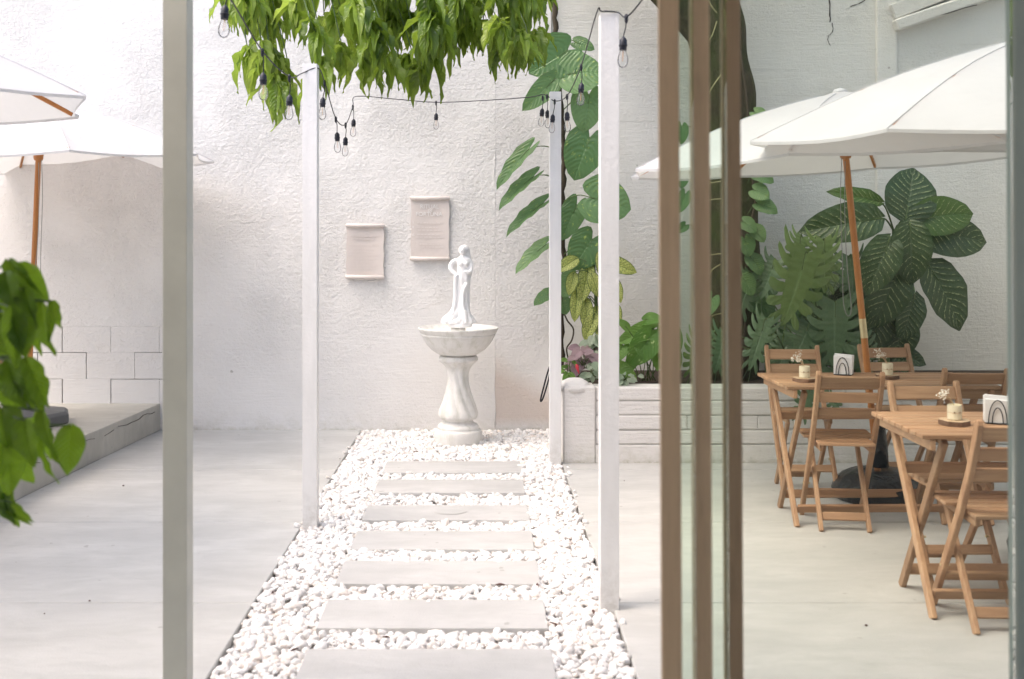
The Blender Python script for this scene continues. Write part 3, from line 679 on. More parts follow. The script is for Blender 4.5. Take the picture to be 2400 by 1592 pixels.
chairs = [  # x, y, rotation, label   (the chair faces its own +y)
    (1.855, 5.53, R(-6), 'wooden folding chair backing the camera at the left end of the rear table'),
    (1.90, 6.33, R(178), 'wooden folding chair behind the rear table, left of the umbrella pole'),
    (2.53, 6.42, R(186), 'wooden folding chair behind the rear table, right of the umbrella pole'),
    (2.53, 5.66, R(-4), 'wooden folding chair backing the camera at the right end of the rear table'),
    (2.055, 4.72, R(181), 'wooden folding chair facing the camera behind the front table, left of the napkins'),
    (2.635, 4.74, R(178), 'wooden folding chair cut by the right door frame behind the front table'),
    (1.985, 4.14, R(-2), 'nearest wooden folding chair with its back to the camera at the front table')]
ch0 = make_chair()
for i, (x, y, a, lb) in enumerate(chairs):
    o = ch0 if i == 0 else copy_tree(ch0)
    o.location = (x, y, 0); o.rotation_euler.z = a; tag(o, lb, 'chair', 'wooden folding chairs at the tables')
tb0 = make_table()
tables = [(2.095, 5.70, 0, R(1.0), 'slatted wooden folding table in the rear with the umbrella pole behind it'),
          (2.245, 4.37, 0, R(-0.5), 'slatted wooden folding table nearest the glass door'),
          (-3.60, 6.85, .206, R(3), 'wooden folding table on the raised platform behind the potted plant')]
for i, (x, y, z, a, lb) in enumerate(tables):
    o = tb0 if i == 0 else copy_tree(tb0)
    o.location = (x, y, z); o.rotation_euler.z = a; tag(o, lb, 'table', 'wooden folding tables')

TZ = 0.7365
def napkins(loc, rz, label):
    r_ = empty('napkin_holder', loc, rz); tag(r_, label, 'napkin holder', 'napkin holders on the tables')
    for k in range(7):
        mb = MB(); y = -.030+.010*k; zt = .105+random.uniform(-.008, .010); w_ = .046+random.uniform(-.003, .003)
        mb.add([(-w_, y-.003, .004), (w_, y-.003, .004), (w_, y+.004, .004), (-w_, y+.004, .004), (-w_, y-.004, zt), (w_+.004, y-.004, zt-.004), (w_+.006, y+.005, zt-.003), (-w_, y+.005, zt+.002)],
               [(0, 3, 2, 1), (4, 5, 6, 7), (0, 1, 5, 4), (1, 2, 6, 5), (2, 3, 7, 6), (3, 0, 4, 7)]); mb.build('napkin', M['napkin'], r_)
    for y in (-.040, .044):
        mb = MB()
        for rr, hh in ((.034, .092), (.020, .062)):
            mb.tube([(rr*math.cos(a), y, .004+hh*math.sin(a)) for a in np.linspace(0, math.pi, 18)], .0022, 6)
        mb.build('wire_arch', M['black'], r_)
    mb = MB(); mb.box(-.045, .045, -.042, .046, 0, .0035); mb.build('base_plate', M['black'], r_)
def candle(loc, label, flip=1, big=1.0):
    cst = MB(); rad = [.060*(1+.07*math.sin(3*a+1)+.04*math.sin(7*a)) for a in np.linspace(0, 2*math.pi, 25)[:-1]]
    vs = [(r*math.cos(k*math.pi/12), r*math.sin(k*math.pi/12), z) for z in (0, .018) for k, r in enumerate(rad)]
    ws = empty('wood_slice', loc); tag(ws, 'wood slice under the '+label, 'wood slice', 'wood slices on the tables')
    cst.add(vs, [(k, (k+1) % 24, 24+(k+1) % 24, 24+k) for k in range(24)]+[tuple(range(24))[::-1]]); cst.build('bark_ring', M['bark_slice'], ws)
    mb = MB(); mb.add([(r*.985*math.cos(k*math.pi/12), r*.985*math.sin(k*math.pi/12), .0185) for k, r in enumerate(rad)], [tuple(range(24))]); mb.build('cut_face', M['slice_top'], ws)
    c = empty('flower_pot', (loc[0], loc[1], loc[2]+.0195)); tag(c, label, 'pot', 'small cream pots with dried flowers')
    mb = MB(); mb.lathe([(.024, 0), (.0275, .003), (.028, .035), (.0275, .057), (.0262, .061), (.024, .060), (.023, .050), (.005, .048)], 28); mb.build('pot', M['candle'], c, smooth=True, ang=40)
    mb = MB(); mb.tube([((.0285)*math.cos(a), .0285*math.sin(a), .030+.001*math.sin(4*a)) for a in np.linspace(0, 2*math.pi, 29)], .0011, 5, False); mb.build('twine', M['slice_top'], c)
    for a in (-2.0, -1.2):
        mb = MB(); mb.lathe([(.0, .0), (.003, .001), (.003, .004), (0, .005)], 8); o = mb.build('bead', M['bark_slice'], c); o.location = (.028*math.cos(a), .028*math.sin(a), .030)
    mb = MB(); fl = MB()
    for k in range(7):
        ang = random.uniform(-.6, .6); tip = (flip*(-.018-.045*random.random()), random.uniform(-.03, .02), .085+.045*random.random())
        mb.tube([(0, 0, .055), (tip[0]*.4, tip[1]*.4, .085), tip], .0010, 5)
        for q in range(9):
            o = Vector(tip)+Vector((random.gauss(0, .009), random.gauss(0, .009), random.gauss(0, .008))); s_ = .0042
            fl.add([o+Vector((s_, 0, 0)), o+Vector((-s_, s_*.5, 0)), o+Vector((0, -s_, s_*.5)), o+Vector((0, 0, s_*1.3))], [(0, 2, 1), (0, 1, 3), (1, 2, 3), (2, 0, 3)])
    s_ = mb.build('sprig', M['dry'], c); fl.build('blossoms', M['dry_white'] if flip > 0 else M['dry'], s_)
candle((1.695, 5.60, TZ), 'cream pot with dried flowers at the left of the rear table')
napkins((1.995, 5.88, TZ), R(-28), 'white napkins in an arched wire holder on the rear table')
candle((2.176, 5.72, TZ), 'cream pot with dried flowers in the middle of the rear table', 1)
candle((1.915, 4.32, TZ), 'cream pot with dried flowers on the front table')
napkins((2.105, 4.36, TZ), R(-20), 'white napkins in an arched wire holder on the front table')
napkins((-3.19, 6.80, .206+TZ), R(20), 'white napkin stack on the platform table behind the potted plant')

# ------------------------------------------------------------------ umbrellas
def umbrella(name, foot, apex, Rr, rimz, tiltx, tilty, ph, label, cordside=1, poletop=None):
    """octagonal market umbrella; foot and apex are points, rim at mean height rimz; tilt lowers the rim to the left (x) and to the front (y)"""
    foot = Vector(foot); apex = Vector(apex); root = empty(name, foot); tag(root, label, 'umbrella', 'white market umbrellas with wooden poles')
    C = lambda v: Vector(v)-foot
    ax = (apex-foot).normalized()
    corners = []
    for k in range(8):
        a = R(ph+45*k); x = Rr*math.cos(a); y = Rr*math.sin(a)
        corners.append(Vector((apex.x+x, apex.y+y, rimz + x*math.tan(R(tiltx)) + y*math.tan(R(tilty)))))
    cap = apex
    mb = MB(); nu, nv = 10, 6; vs = []; fs = []
    r0 = 0.10
    for k in range(8):
        A, B = corners[k], corners[(k+1) % 8]; b0 = len(vs)
        for i in range(nu+1):
            u = r0+(1-r0)*i/nu
            for j in range(nv+1):
                w_ = j/nv; e = A.lerp(B, w_); p_ = cap.lerp(e, u)
                bow = 0.05*math.sin(math.pi*u)                                  # rib bow
                sag = -0.018*math.sin(math.pi*w_)*u
                pull = 0.030*math.sin(math.pi*w_)*u*u                              # edge cut in
                p_ = p_ + Vector((0, 0, bow+sag-0.055*u)) + (Vector((cap.x, cap.y, p_.z))-p_)*pull
                vs.append(C(p_)+Vector((0, 0, .055)))
        for i in range(nu):
            for j in range(nv):
                q = b0+i*(nv+1)+j; fs.append((q, q+1, q+nv+2, q+nv+1))
        # hem folded down
        h0 = len(vs)
        for j in range(nv+1):
            vs.append(vs[b0+nu*(nv+1)+j]+Vector((0, 0, -0.014)))
        for j in range(nv):
            q = b0+nu*(nv+1)+j; fs.append((q, q+1, h0+j+1, h0+j))
    mb.add(vs, fs); cn = mb.build('canopy', M['canvas'], root, smooth=True, ang=25)
    for k in range(8):
        mb = MB(); mb.tube([C(cap.lerp(corners[k], u)+Vector((0, 0, .05*math.sin(math.pi*u)-.055*u+.0575))) for u in np.linspace(r0, 1, 9)], .0022, 6); mb.build('seam', M['seam'], cn)
    # vent cap
    mb = MB(); vs = []; fs = []
    for k in range(8):
        A, B = corners[k], corners[(k+1) % 8]; b0 = len(vs)
        for i in range(5):
            u = 0.02+0.24*i/4
            for j in range(5):
                e = A.lerp(B, j/4); p_ = cap.lerp(e, u); vs.append(C(p_)+Vector((0, 0, 0.062-0.012*math.sin(math.pi*j/4)*i/4+0.008*random.random()*(i == 4))))
        for i in range(4):
            for j in range(4):
                q = b0+i*5+j; fs.append((q, q+1, q+6, q+5))
    mb.add(vs, fs); mb.build('vent_cap', M['canvas'], root, smooth=True, ang=30)
    mb = MB(); mb.tube([C(apex)+Vector((0, 0, .04)), C(apex)+Vector((0, 0, .066)), C(apex)+Vector((0, 0, .076))], [.05, .035, .006], 12); mb.build('finial', M['canvas'], root, smooth=True)
    # pole in two sections with a brass sleeve
    pt_ = lambda z: C(foot.lerp(apex, (z-foot.z)/(apex.z-foot.z)))
    zj = foot.z+0.93+random.uniform(-.02, .02)
    mb = MB(); mb.tube([pt_(foot.z), pt_(zj)], .019, 14); mb.build('lower_pole', M['pole'], root, smooth=True, ang=40)
    mb = MB(); mb.tube([pt_(zj), pt_(apex.z)], .0187, 14); mb.build('upper_pole', M['pole'], root, smooth=True, ang=40)
    mb = MB(); mb.tube([pt_(zj-.055), pt_(zj+.055)], .0203, 14); mb.build('sleeve', M['brass'], root, smooth=True, ang=40)
    zh = rimz+0.07; hub = pt_(zh)
    mb = MB(); mb.tube([pt_(zh-.055), pt_(zh-.04), pt_(zh-.005), pt_(zh+.02), pt_(zh+.035)], [.026, .032, .034, .062, .062], 16); mb.build('hub', M['pole'], root, smooth=True, ang=40)
    for k in range(8):
        e = C(corners[k]); top_ = C(apex); mid = top_.lerp(e, .55)
        pts = [top_.lerp(e, u)+Vector((0, 0, .05*math.sin(math.pi*u)+.055*(1-u)-.012)) for u in (0.03, .3, .6, .97)]
        mb = MB(); mb.sweep(pts, .014, .02, Vector((0, 0, 1)).cross(e-top_)); rb = mb.build('rib', M['pole'], root)
        mb = MB(); mb.sweep([hub+(Vector((e.x-hub.x, e.y-hub.y, 0)).normalized()*.05)+Vector((0, 0, .02)), pts[2]+Vector((0, 0, -.014))], .014, .02, Vector((0, 0, 1)).cross(e-top_)); mb.build('strut', M['pole'], root)
    # pull cord
    s = cordside; a = pt_(zh-.05)+Vector((-.035*s, -.03, 0)); pts = [a, a+Vector((-.006*s, 0, -.25)), a+Vector((.005*s, 0, -.6)), a+Vector((.01*s, 0, -.82)), a+Vector((.035*s, 0, -.90)), a+Vector((.055*s, 0, -.85)), a+Vector((.03*s, 0, -.6)), a+Vector((.018*s, 0, -.3)), a+Vector((.02*s, .0, -.02))]
    mb = MB(); mb.tube(spline(pts, 5), .0022, 6); mb.build('pull_cord', M['cord'], root)
    return root
umbrella('market_umbrella', (2.275, 6.10, .06), (2.05, 6.10, 2.27), 1.27, 1.925, 3.0, 0.3, 16, 'white market umbrella in front of the big dumbcane, its pole beside the rear table')
umbrella('market_umbrella', (2.72, 4.95, .06), (2.57, 4.95, 2.38), 1.30, 1.955, 0.5, 2.2, 39.5, 'white market umbrella cut by the right edge, nearest to the glass door')
umbrella('market_umbrella', (-3.13, 7.35, .26), (-3.02, 7.30, 2.36), 1.20, 2.0, 2.2, 1.0, 30, 'white market umbrella standing on the raised platform behind the left post', -1)
umbrella('market_umbrella', (-3.12, 4.80, .26), (-3.03, 4.80, 2.52), 1.25, 2.13, 0, 0.5, 0, 'white umbrella canopy cut off by the left edge above the other')
def round_base(loc, label, seed):
    root = empty('umbrella_base', loc); tag(root, label, 'umbrella base', 'umbrella bases')
    mb = MB(); n_ = 40; prof_ = [(.02, .16), (.07, .165), (.16, .155), (.21, .13), (.245, .09), (.26, .05), (.25, .004), (.1, .001)]
    mb.lathe(prof_[::-1], n_, fn=lambda a, z: 1+0.06*noise.noise(Vector((math.cos(a)*2.2+seed, math.sin(a)*2.2, z*9)))+0.03*noise.noise(Vector((math.cos(a)*6+seed, math.sin(a)*6, z*20))))
    mb.build('wrapped_weight', M['bag'], root, smooth=True)
    mb = MB(); mb.lathe([(.05, .18), (.045, .30), (.032, .40), (.03, .42)], 16, fn=lambda a, z: 1+.08*noise.noise(Vector((a*2, seed, z*15)))); mb.build('tube_sleeve', M['bag'], root, smooth=True)
round_base((2.275, 6.10, .001), 'black plastic wrapped umbrella base under the rear table', 1.0)
round_base((2.72, 4.95, .001), 'black wrapped umbrella base at the right edge under the front table', 5.0)
for (loc, lb) in (((-3.13, 7.35, .206), 'grey octagonal umbrella base on the raised platform'), ((-3.12, 4.80, .206), 'octagonal umbrella base near the left edge of the platform')):
    root = empty('umbrella_base', loc); tag(root, lb, 'umbrella base', 'umbrella bases')
    mb = MB(); mb.lathe([(.27, 0), (.285, .01), (.285, .065), (.26, .085), (.06, .10), (.05, .10)], 8); mb.build('weight', M['base'], root, .006, 2)
    mb = MB(); mb.lathe([(.045, .09), (.042, .11), (.030, .30), (.028, .30)], 16); mb.build('tube_sleeve', M['base'], root, smooth=True, ang=40)

# ------------------------------------------------------------------ string lights
def string_lights():
    root = empty('string_lights', (-0.9, 5.5, 2.3)); tag(root, 'string of clear bulbs in black sockets strung between the posts', 'string lights')
    o = lambda v: Vector(v)-Vector((-0.9, 5.5, 2.3))
    def w(px, py, d): return P(px, py, d)
    path = [w(430, -120, 3.36), w(528, -20, 3.9), w(615, 120, 4.6), w(678, 180, 5.1), w(708, 172, 5.45), w(745, 160, 5.5), w(761, 193, 5.75), w(787, 278, 6.35), w(810, 292, 6.7), w(827, 250, 7.3), w(836, 226, 8.14),
            w(930, 233, 8.06), w(1022, 240, 7.9), w(1130, 236, 7.5), w(1240, 228, 7.15), w(1276, 222, 7.02), w(1300, 237, 6.95), w(1329, 225, 6.4), w(1362, 155, 5.6), w(1398, 32, 4.36), w(1410, 27, 4.26), w(1447, 29, 4.26), w(1468, 40, 4.15), w(1505, 0, 3.9), w(1560, -80, 3.5)]
    mb = MB(); mb.tube([o(q) for q in spline(path, 5)], .0032, 6); mb.build('cable', M['black'], root)
    k_ = MB(); k_.tube([(0, 0, .012), (0, 0, .004), (0, 0, -.018), (0, 0, -.026)], [.004, .008, .007, .003], 8); kn = k_.mesh('connector', smooth=True); kn.materials.append(M['socket'])
    s_ = MB(); s_.lathe([(.004, 0), (.010, -.006), (.017, -.016), (.0175, -.036), (.0195, -.038), (.0195, -.043), (.017, -.046), (.0165, -.062), (.004, -.063)][::-1], 14); sk = s_.mesh('socket', smooth=True, ang=40); sk.materials.append(M['socket'])
    b_ = MB(); b_.lathe([(.013, -.060), (.0145, -.070), (.021, -.088), (.0245, -.106), (.0225, -.124), (.015, -.137), (.004, -.142)][::-1], 16); bk = b_.mesh('bulb', smooth=True); bk.materials.append(M['bulb'])
    f_ = MB(); f_.tube([(-.003, 0, -.062), (-.006, 0, -.10), (.0, .003, -.112), (.006, 0, -.10), (.003, 0, -.062)], .0009, 5); fk = f_.mesh('filament'); fk.materials.append(M['filament'])
    for (cx, cy, sx, sy, d) in [(531, -18, 528, 12, 3.9), (615, 120, 617, 170, 4.6), (678, 180, 679, 222, 5.1), (761, 193, 757, 228, 5.75), (787, 278, 790, 310, 6.3), (810, 292, 810, 321, 6.7), (827, 250, 829, 279, 7.3), (1022, 240, 1022, 265, 7.9),
                           (1272, 228, 1271, 254, 7.1), (1282, 225, 1283, 258, 7.12), (1300, 237, 1296, 268, 6.93), (1329, 225, 1329, 262, 6.4), (1362, 155, 1363, 194, 5.6), (1468, 40, 1461, 86, 4.15)]:
        a = o(P(cx, cy, d)); b = o(P(sx, sy, d))
        mb = MB(); mb.tube([a, (a+b)/2+Vector((.004, 0, 0)), b], .0025, 6); mb.build('drop_wire', M['black'], root)
        k = link('connector', kn, None, root); k.location = a
        s = link('socket', sk, None, root); s.location = b; s.scale = (.86, .86, .86); s.rotation_euler = (random.uniform(-.08, .08), random.uniform(-.08, .08), random.uniform(0, 6))
        g = link('bulb', bk, None, s); link('filament', fk, None, s)
string_lights()

# ------------------------------------------------------------------ leaves
def leaf_mesh(name, kind, nu=9, nv=5, droop=0.25, fold=0.25, wave=0.0, seed=0, sweep=None):
    """unit leaf: base at the origin, tip at +y, up is +z; x is scaled to the width (half width .5)"""
    rs = random.Random(seed); ph = rs.uniform(0, 6); bend = rs.uniform(-.12, .12)
    vs = []; fs = []; uv = []
    for i in range(nu+1):
        u = i/nu
        if kind == 'lance': w = .5*math.sin(math.pi*min(1, u**.72))**.85*(1-.0*u); s = .05
        elif kind == 'heart': w = .56*math.sin(math.pi*(.36+.64*u))**.58*(1.0-.10*u) if u < 1 else 0; s = 0
        elif kind == 'ovate': w = .5*math.sin(math.pi*min(1, (.02+.98*u)**.72))**.9; s = .05
        else: w = .5*math.sin(math.pi*(.03+.97*u)**.9)**.62; s = .08
        if i == nu: w = 0.004
        if i == 0 and kind != 'heart': w = 0.02
        for j in range(2*nv+1):
            v = (j-nv)/nv
            x = v*w; y = u - s*(v*v)*(1-u)
            if kind == 'heart': y -= (1-u)**2*.27*math.sin(math.pi*abs(v)**.85) - .04*(1-u)*abs(v)
            z = fold*abs(x)*(1-.4*abs(v)) - droop*(u**2) + wave*math.sin(u*17+ph+(1.3 if v > 0 else 0))*abs(v)**1.5
            vs.append((x+bend*u*u, y*(1-.12*droop*u), z)); uv.append((u, v*.5+.5))
    m = 2*nv+1
    for i in range(nu):
        for j in range(2*nv): fs.append((i*m+j, i*m+j+1, (i+1)*m+j+1, (i+1)*m+j))
    me = bpy.data.meshes.new(name); me.from_pydata(vs, [], fs); lay = me.uv_layers.new(name='UVMap')
    for lp in me.loops: lay.data[lp.index].uv = uv[lp.vertex_index]
    me.polygons.foreach_set('use_smooth', [True]*len(me.polygons)); return me
def monstera_mesh(name, seed=0, lobes=6, droop=.3):
    rs = random.Random(seed); vs = []; fs = []; uv = []
    W = lambda u: .5*(1-max(0, u)**2.2)**.75*(.86+.35*u)
    def zz(x, y): return .22*abs(x)-.5*x*x-droop*max(0, y)**2
    nb = lobes*4
    for i in range(nb+1):
        u = i/nb; b = .21*W(u)/.5+.02*(1-u)
        for v in (-1, 0, 1): x = v*b; y = u-.10*abs(v)*(1-u); vs.append((x, y, zz(x, y))); uv.append((u, .5+v*.18))
    for i in range(nb):
        for j in range(2): fs.append((i*3+j, i*3+j+1, (i+1)*3+j+1, (i+1)*3+j))
    for s in (-1, 1):
        for k in range(lobes+1):
            u0 = (k+.06)/(lobes+.55); u1 = (k+.88)/(lobes+.55)
            if k == lobes: u1 = .99
            uc = (u0+u1)/2; L = W(uc); gap = rs.uniform(.98, 1.10); n_ = 6; b0 = len(vs)
            for i in range(n_+1):
                t_ = i/n_; frac = .21/.5*.9+(1-.21/.5*.9)*t_
                half = (u1-u0)/2*(1.0 if t_ > .15 else .86)*gap*(1.0 if t_ < .7 else .5+.5*math.sqrt(max(0, 1-((t_-.7)/.3)**2)))
                sweepy = (uc-.5)*.28*t_ - .24*t_*t_*(1-uc) + .10*t_*uc
                for q in (-1, 0, 1):
                    x = s*L*frac; y = uc+sweepy+q*half; vs.append((x, y, zz(x, y)-.02*abs(q)*t_)); uv.append((uc+q*half, .5+s*frac*.5))
            for i in range(n_):
                for j in range(2):
                    q = b0+i*3+j; f = (q, q+1, q+4, q+3); fs.append(f if s < 0 else f[::-1])
    me = bpy.data.meshes.new(name); me.from_pydata(vs, [], fs); lay = me.uv_layers.new(name='UVMap')
    for lp in me.loops: lay.data[lp.index].uv = uv[lp.vertex_index]
    me.polygons.foreach_set('use_smooth', [True]*len(me.polygons)); return me
LM = {}
def leaves_of(key, mat, kind, n=4, **kw):
    LM[key] = []
    for s in range(n):
        m_ = monstera_mesh('leaf', s, **kw) if kind == 'monstera' else leaf_mesh('leaf', kind, seed=s, **kw)
        m_.materials.append(M[mat]); LM[key].append(m_)
leaves_of('mango', 'mango', 'lance', 6, nu=10, nv=2, droop=.34, fold=.45, wave=.055)
leaves_of('young', 'mango_young', 'lance', 5, nu=10, nv=2, droop=.40, fold=.5, wave=.06)
leaves_of('vine', 'vine', 'heart', 4, droop=.18, fold=.22, wave=.02)
leaves_of('dieff', 'dieff', 'ellipse', 4, droop=.22, fold=.25, wave=.025)
leaves_of('dieff_light', 'dieff_light', 'ellipse', 2, droop=.22, fold=.25, wave=.025)
leaves_of('mottle', 'mottle', 'ellipse', 4, droop=.2, fold=.25, wave=.02)
leaves_of('monstera', 'monstera', 'monstera', 4); leaves_of('monstera_dark', 'monstera_dark', 'monstera', 4)
leaves_of('syng', 'syng', 'heart', 3, droop=.25, fold=.3); leaves_of('pink', 'pink', 'heart', 3, nu=6, nv=3, droop=.25, fold=.3)
leaves_of('silver', 'silver', 'ellipse', 3, nu=6, nv=3, droop=.3, fold=.3); leaves_of('ficus', 'ficus', 'ovate', 6, nu=12, droop=.34, fold=.45, wave=.05)

def leaf_matrix(base, tip, width, up, L=None):
    d = Vector(tip)-Vector(base); L = L or d.length; y = d.normalized(); up = Vector(up)
    x = y.cross(up)
    if x.length < 1e-3: x = Vector((1, 0, 0))
    x.normalize(); z = x.cross(y)
    m = Matrix((x*width, y*L, z*L)).transposed().to_4x4(); m.translation = Vector(base); return m
def put_leaf(key, base, tip, width, up, parent, root_inv=None, name='leaf'):
    o = link(name, random.choice(LM[key]), None, parent)
    o.matrix_local = (root_inv or Matrix()) @ leaf_matrix(base, tip, width, up); return o
def plant(name, loc, label, cat='plant'):
    r_ = empty(name, loc); tag(r_, label, cat); return r_
def px_leaf(root, key, b, t_, wpx, d, dt=None, tilt=(0, -1, .45), stem_from=None, sr=.004):
    """leaf given where its base and tip are seen and how far away they are"""
    dt = d if dt is None else dt; inv = Matrix.Translation(-root.location)
    B = P(b[0], b[1], d); T = P(t_[0], t_[1], dt); w = wpx*d/F
    up = Vector(tilt)+Vector((random.uniform(-.25, .25), 0, random.uniform(-.15, .15)))
    put_leaf(key, B, T, w, up, root, inv)
    if stem_from is not None:
        S = Vector(stem_from); mid = S.lerp(B, .55)+Vector((0, -.01, .03)); mb = MB()
        mb.tube([p_-root.location for p_ in spline([S, mid, B, B.lerp(T, .25)], 5)], [sr]*6+[sr*.8]*6+[sr*.4]*4, 6); mb.build('petiole', M['stem'], root, smooth=True)

# climbing heart-leaf vine on its stem ------------------------------
vd = 7.75
vine = plant('climbing_vine', P(1318, 880, vd), 'climbing vine with large heart shaped leaves behind the farthest white post', 'vine')
sp = [P(1318, 905, vd), P(1316, 760, vd), P(1322, 620, vd), P(1315, 520, vd), P(1321, 406, vd), P(1319, 305, vd), P(1309, 190, vd), P(1304, 110, vd), P(1300, 20, vd), P(1296, -80, vd)]
mb = MB(); q = spline(sp, 8); mb.tube([p_-vine.location+Vector((.006*math.sin(k*1.9), .004*math.cos(k*2.3), 0)) for k, p_ in enumerate(q)], [.019+.003*math.sin(k*2.1) for k in range(len(q))], 8); mb.build('stem', M['stem_brown'], vine, smooth=True)
mb = MB(); mb.tube([p_-vine.location for p_ in spline([P(1322, 735, 7.7), P(1330, 752, 7.7), P(1344, 772, 7.7), P(1340, 798, 7.7), P(1328, 818, 7.7), P(1334, 850, 7.7), P(1338, 880, 7.7)], 5)], .006, 6); mb.build('bare_stem', M['stem_brown'], vine)
def at_stem(y): return P(1318, y, vd)
V_ = [((1330, 118), (1246, 176), 92, 7.65, 130), ((1330, 175), (1418, 158), 90, 7.6, 190), ((1296, 190), (1227, 259), 46, 7.6, 195), ((1380, 222), (1372, 309), 66, 7.65, 260), ((1382, 322), (1345, 421), 82, 7.65, 380),
      ((1240, 350), (1154, 437), 40, 7.55, 356), ((1250, 415), (1161, 484), 38, 7.55, 428), ((1272, 478), (1178, 545), 36, 7.55, 490), ((1278, 575), (1201, 634), 40, 7.6, 580), ((1292, 686), (1250, 712), 34, 7.65, 680),
      ((1384, 463), (1482, 486), 98, 7.55, 473), ((1352, 480), (1316, 562), 50, 7.7, 520), ((1388, 560), (1342, 632), 72, 7.55, 600), ((1350, 645), (1322, 697), 50, 7.65, 660), ((1318, 705), (1330, 735), 32, 7.7, 700),
      ((1350, 100), (1394, 112), 30, 7.7, 110)]
for b, t_, w_, d, sy in V_:
    left = t_[0] < 1260 and b[0] < 1300 and b[1] > 300
    px_leaf(vine, 'vine', b, t_, w_*(1.05 if left else 1.12), d, d-.05, (-.35, -.75, .8) if left else (.1, -1, .25), at_stem(sy), .0045)

# mottled dumbcane -------------------------------------------------
md_ = 7.55
mot = plant('mottled_dumbcane', P(1400, 880, md_), 'yellow green mottled dumbcane plant between the two right posts')
mb = MB(); mb.tube([p_-mot.location for p_ in [P(1402, 890, md_), P(1400, 780, md_), P(1396, 690, md_), P(1392, 610, md_)]], [.016, .015, .013, .008], 8); mb.build('stem', M['stem'], mot, smooth=True)
for b, t_, w_ in [((1352, 606), (1308, 634), 36), ((1412, 612), (1495, 634), 42), ((1380, 622), (1363, 708), 42), ((1386, 640), (1404, 697), 32), ((1352, 680), (1350, 752), 32), ((1372, 700), (1379, 778), 34), ((1436, 655), (1456, 706), 32), ((1436, 710), (1452, 764), 32),
                  ((1394, 735), (1372, 797), 38), ((1398, 720), (1402, 770), 30), ((1420, 660), (1430, 740), 40), ((1408, 590), (1425, 660), 40), ((1345, 640), (1336, 690), 30), ((1408, 760), (1420, 820), 36)]:
    px_leaf(mot, 'mottle', b, t_, w_, md_-random.uniform(0, .08), md_-.12, (.1*random.uniform(-1, 1), -1, .35), P(1398, min(b[1]+random.uniform(-5, 40), 800), md_), .004)

# arrowhead plant --------------------------------------------------
sy_ = plant('arrowhead_plant', P(1520, 885, 7.45), 'bright green arrowhead plant at the planter edge right of the near post')
for b, t_, w_ in [((1532, 772), (1452, 796), 46), ((1524, 790), (1478, 862), 62), ((1512, 752), (1548, 742), 34), ((1490, 830), (1470, 876), 30), ((1440, 862), (1496, 882), 40), ((1540, 800), (1552, 862), 50), ((1470, 770), (1448, 748), 22), ((1500, 800), (1520, 842), 40), ((1460, 810), (1440, 850), 34), ((1560, 770), (1600, 820), 50), ((1570, 820), (1590, 880), 44)]:
    px_leaf(sy_, 'syng', b, t_, w_, 7.40+random.uniform(-.06, .08), 7.33, (.1, -1, .5), P(1520+random.uniform(-20, 20), 893, 7.45), .0035)

def clump(name, label, cx, cy, rx, ry, n_, key, size, d0, asp=.7, cat='plant'):
    root = plant(name, P(cx, cy+ry, d0), label, cat); inv = Matrix.Translation(-root.location); mb = MB()
    for k in range(n_):
        a = random.uniform(0, 6.28); q = random.random()**.5; b = P(cx+rx*q*math.cos(a), cy+ry*q*math.sin(a), d0+random.uniform(-.08, .08))
        L = size*random.uniform(.65, 1.2); dr = Vector((math.cos(a)*.8+random.uniform(-.3, .3), -.5+random.uniform(-.4, .2), random.uniform(-.75, .25))).normalized()
        put_leaf(key, b, b+dr*L, L*asp, (random.uniform(-.4, .4), -.8, .7), root, inv)
        mb.tube([Vector((random.uniform(-.03, .03), 0, 0)), (b-root.location)*.55+Vector((0, 0, .02)), b-root.location], .002, 5)
    mb.build('stems', M['stem'], root); return root
clump('mauve_caladium', 'mauve grey leafed caladium spilling over the planter corner', 1366, 838, 26, 26, 20, 'pink', .085, 7.32, .8)
clump('silver_nerve_plant', 'silvery green small leafed plant above the mauve leaves', 1392, 800, 16, 22, 16, 'silver', .085, 7.38, .6)
clump('pale_ground_plant', 'pale green leafed plant on the planter edge under the mauve leaves', 1388, 868, 20, 20, 22, 'silver', .07, 7.22, .7)
clump('small_fern_plant', 'little yellow green plant at the left corner of the planter', 1332, 862, 16, 20, 14, 'syng', .07, 7.30, .45)
clump('grey_trailing_plant', 'grey green trailing plant on the planter rim right of the near post', 1468, 885, 32, 10, 26, 'silver', .05, 7.20, .8)
mb = MB(); q = [P(1347, 846, 7.24), P(1352, 858, 7.22), P(1357, 876, 7.22)]
rb_ = empty('red_bract', q[2]); tag(rb_, 'single bright red pointed bract among the mauve leaves', 'flower')
mb.tube([p_-q[2] for p_ in q], [.003, .014, .004], 8); mb.build('bract', M['red'], rb_, smooth=True)
mb = MB(); mb.tube([Vector((0, 0, 0)), Vector((.004, .02, -.10))], .002, 6); mb.build('stalk', M['stem'], rb_)

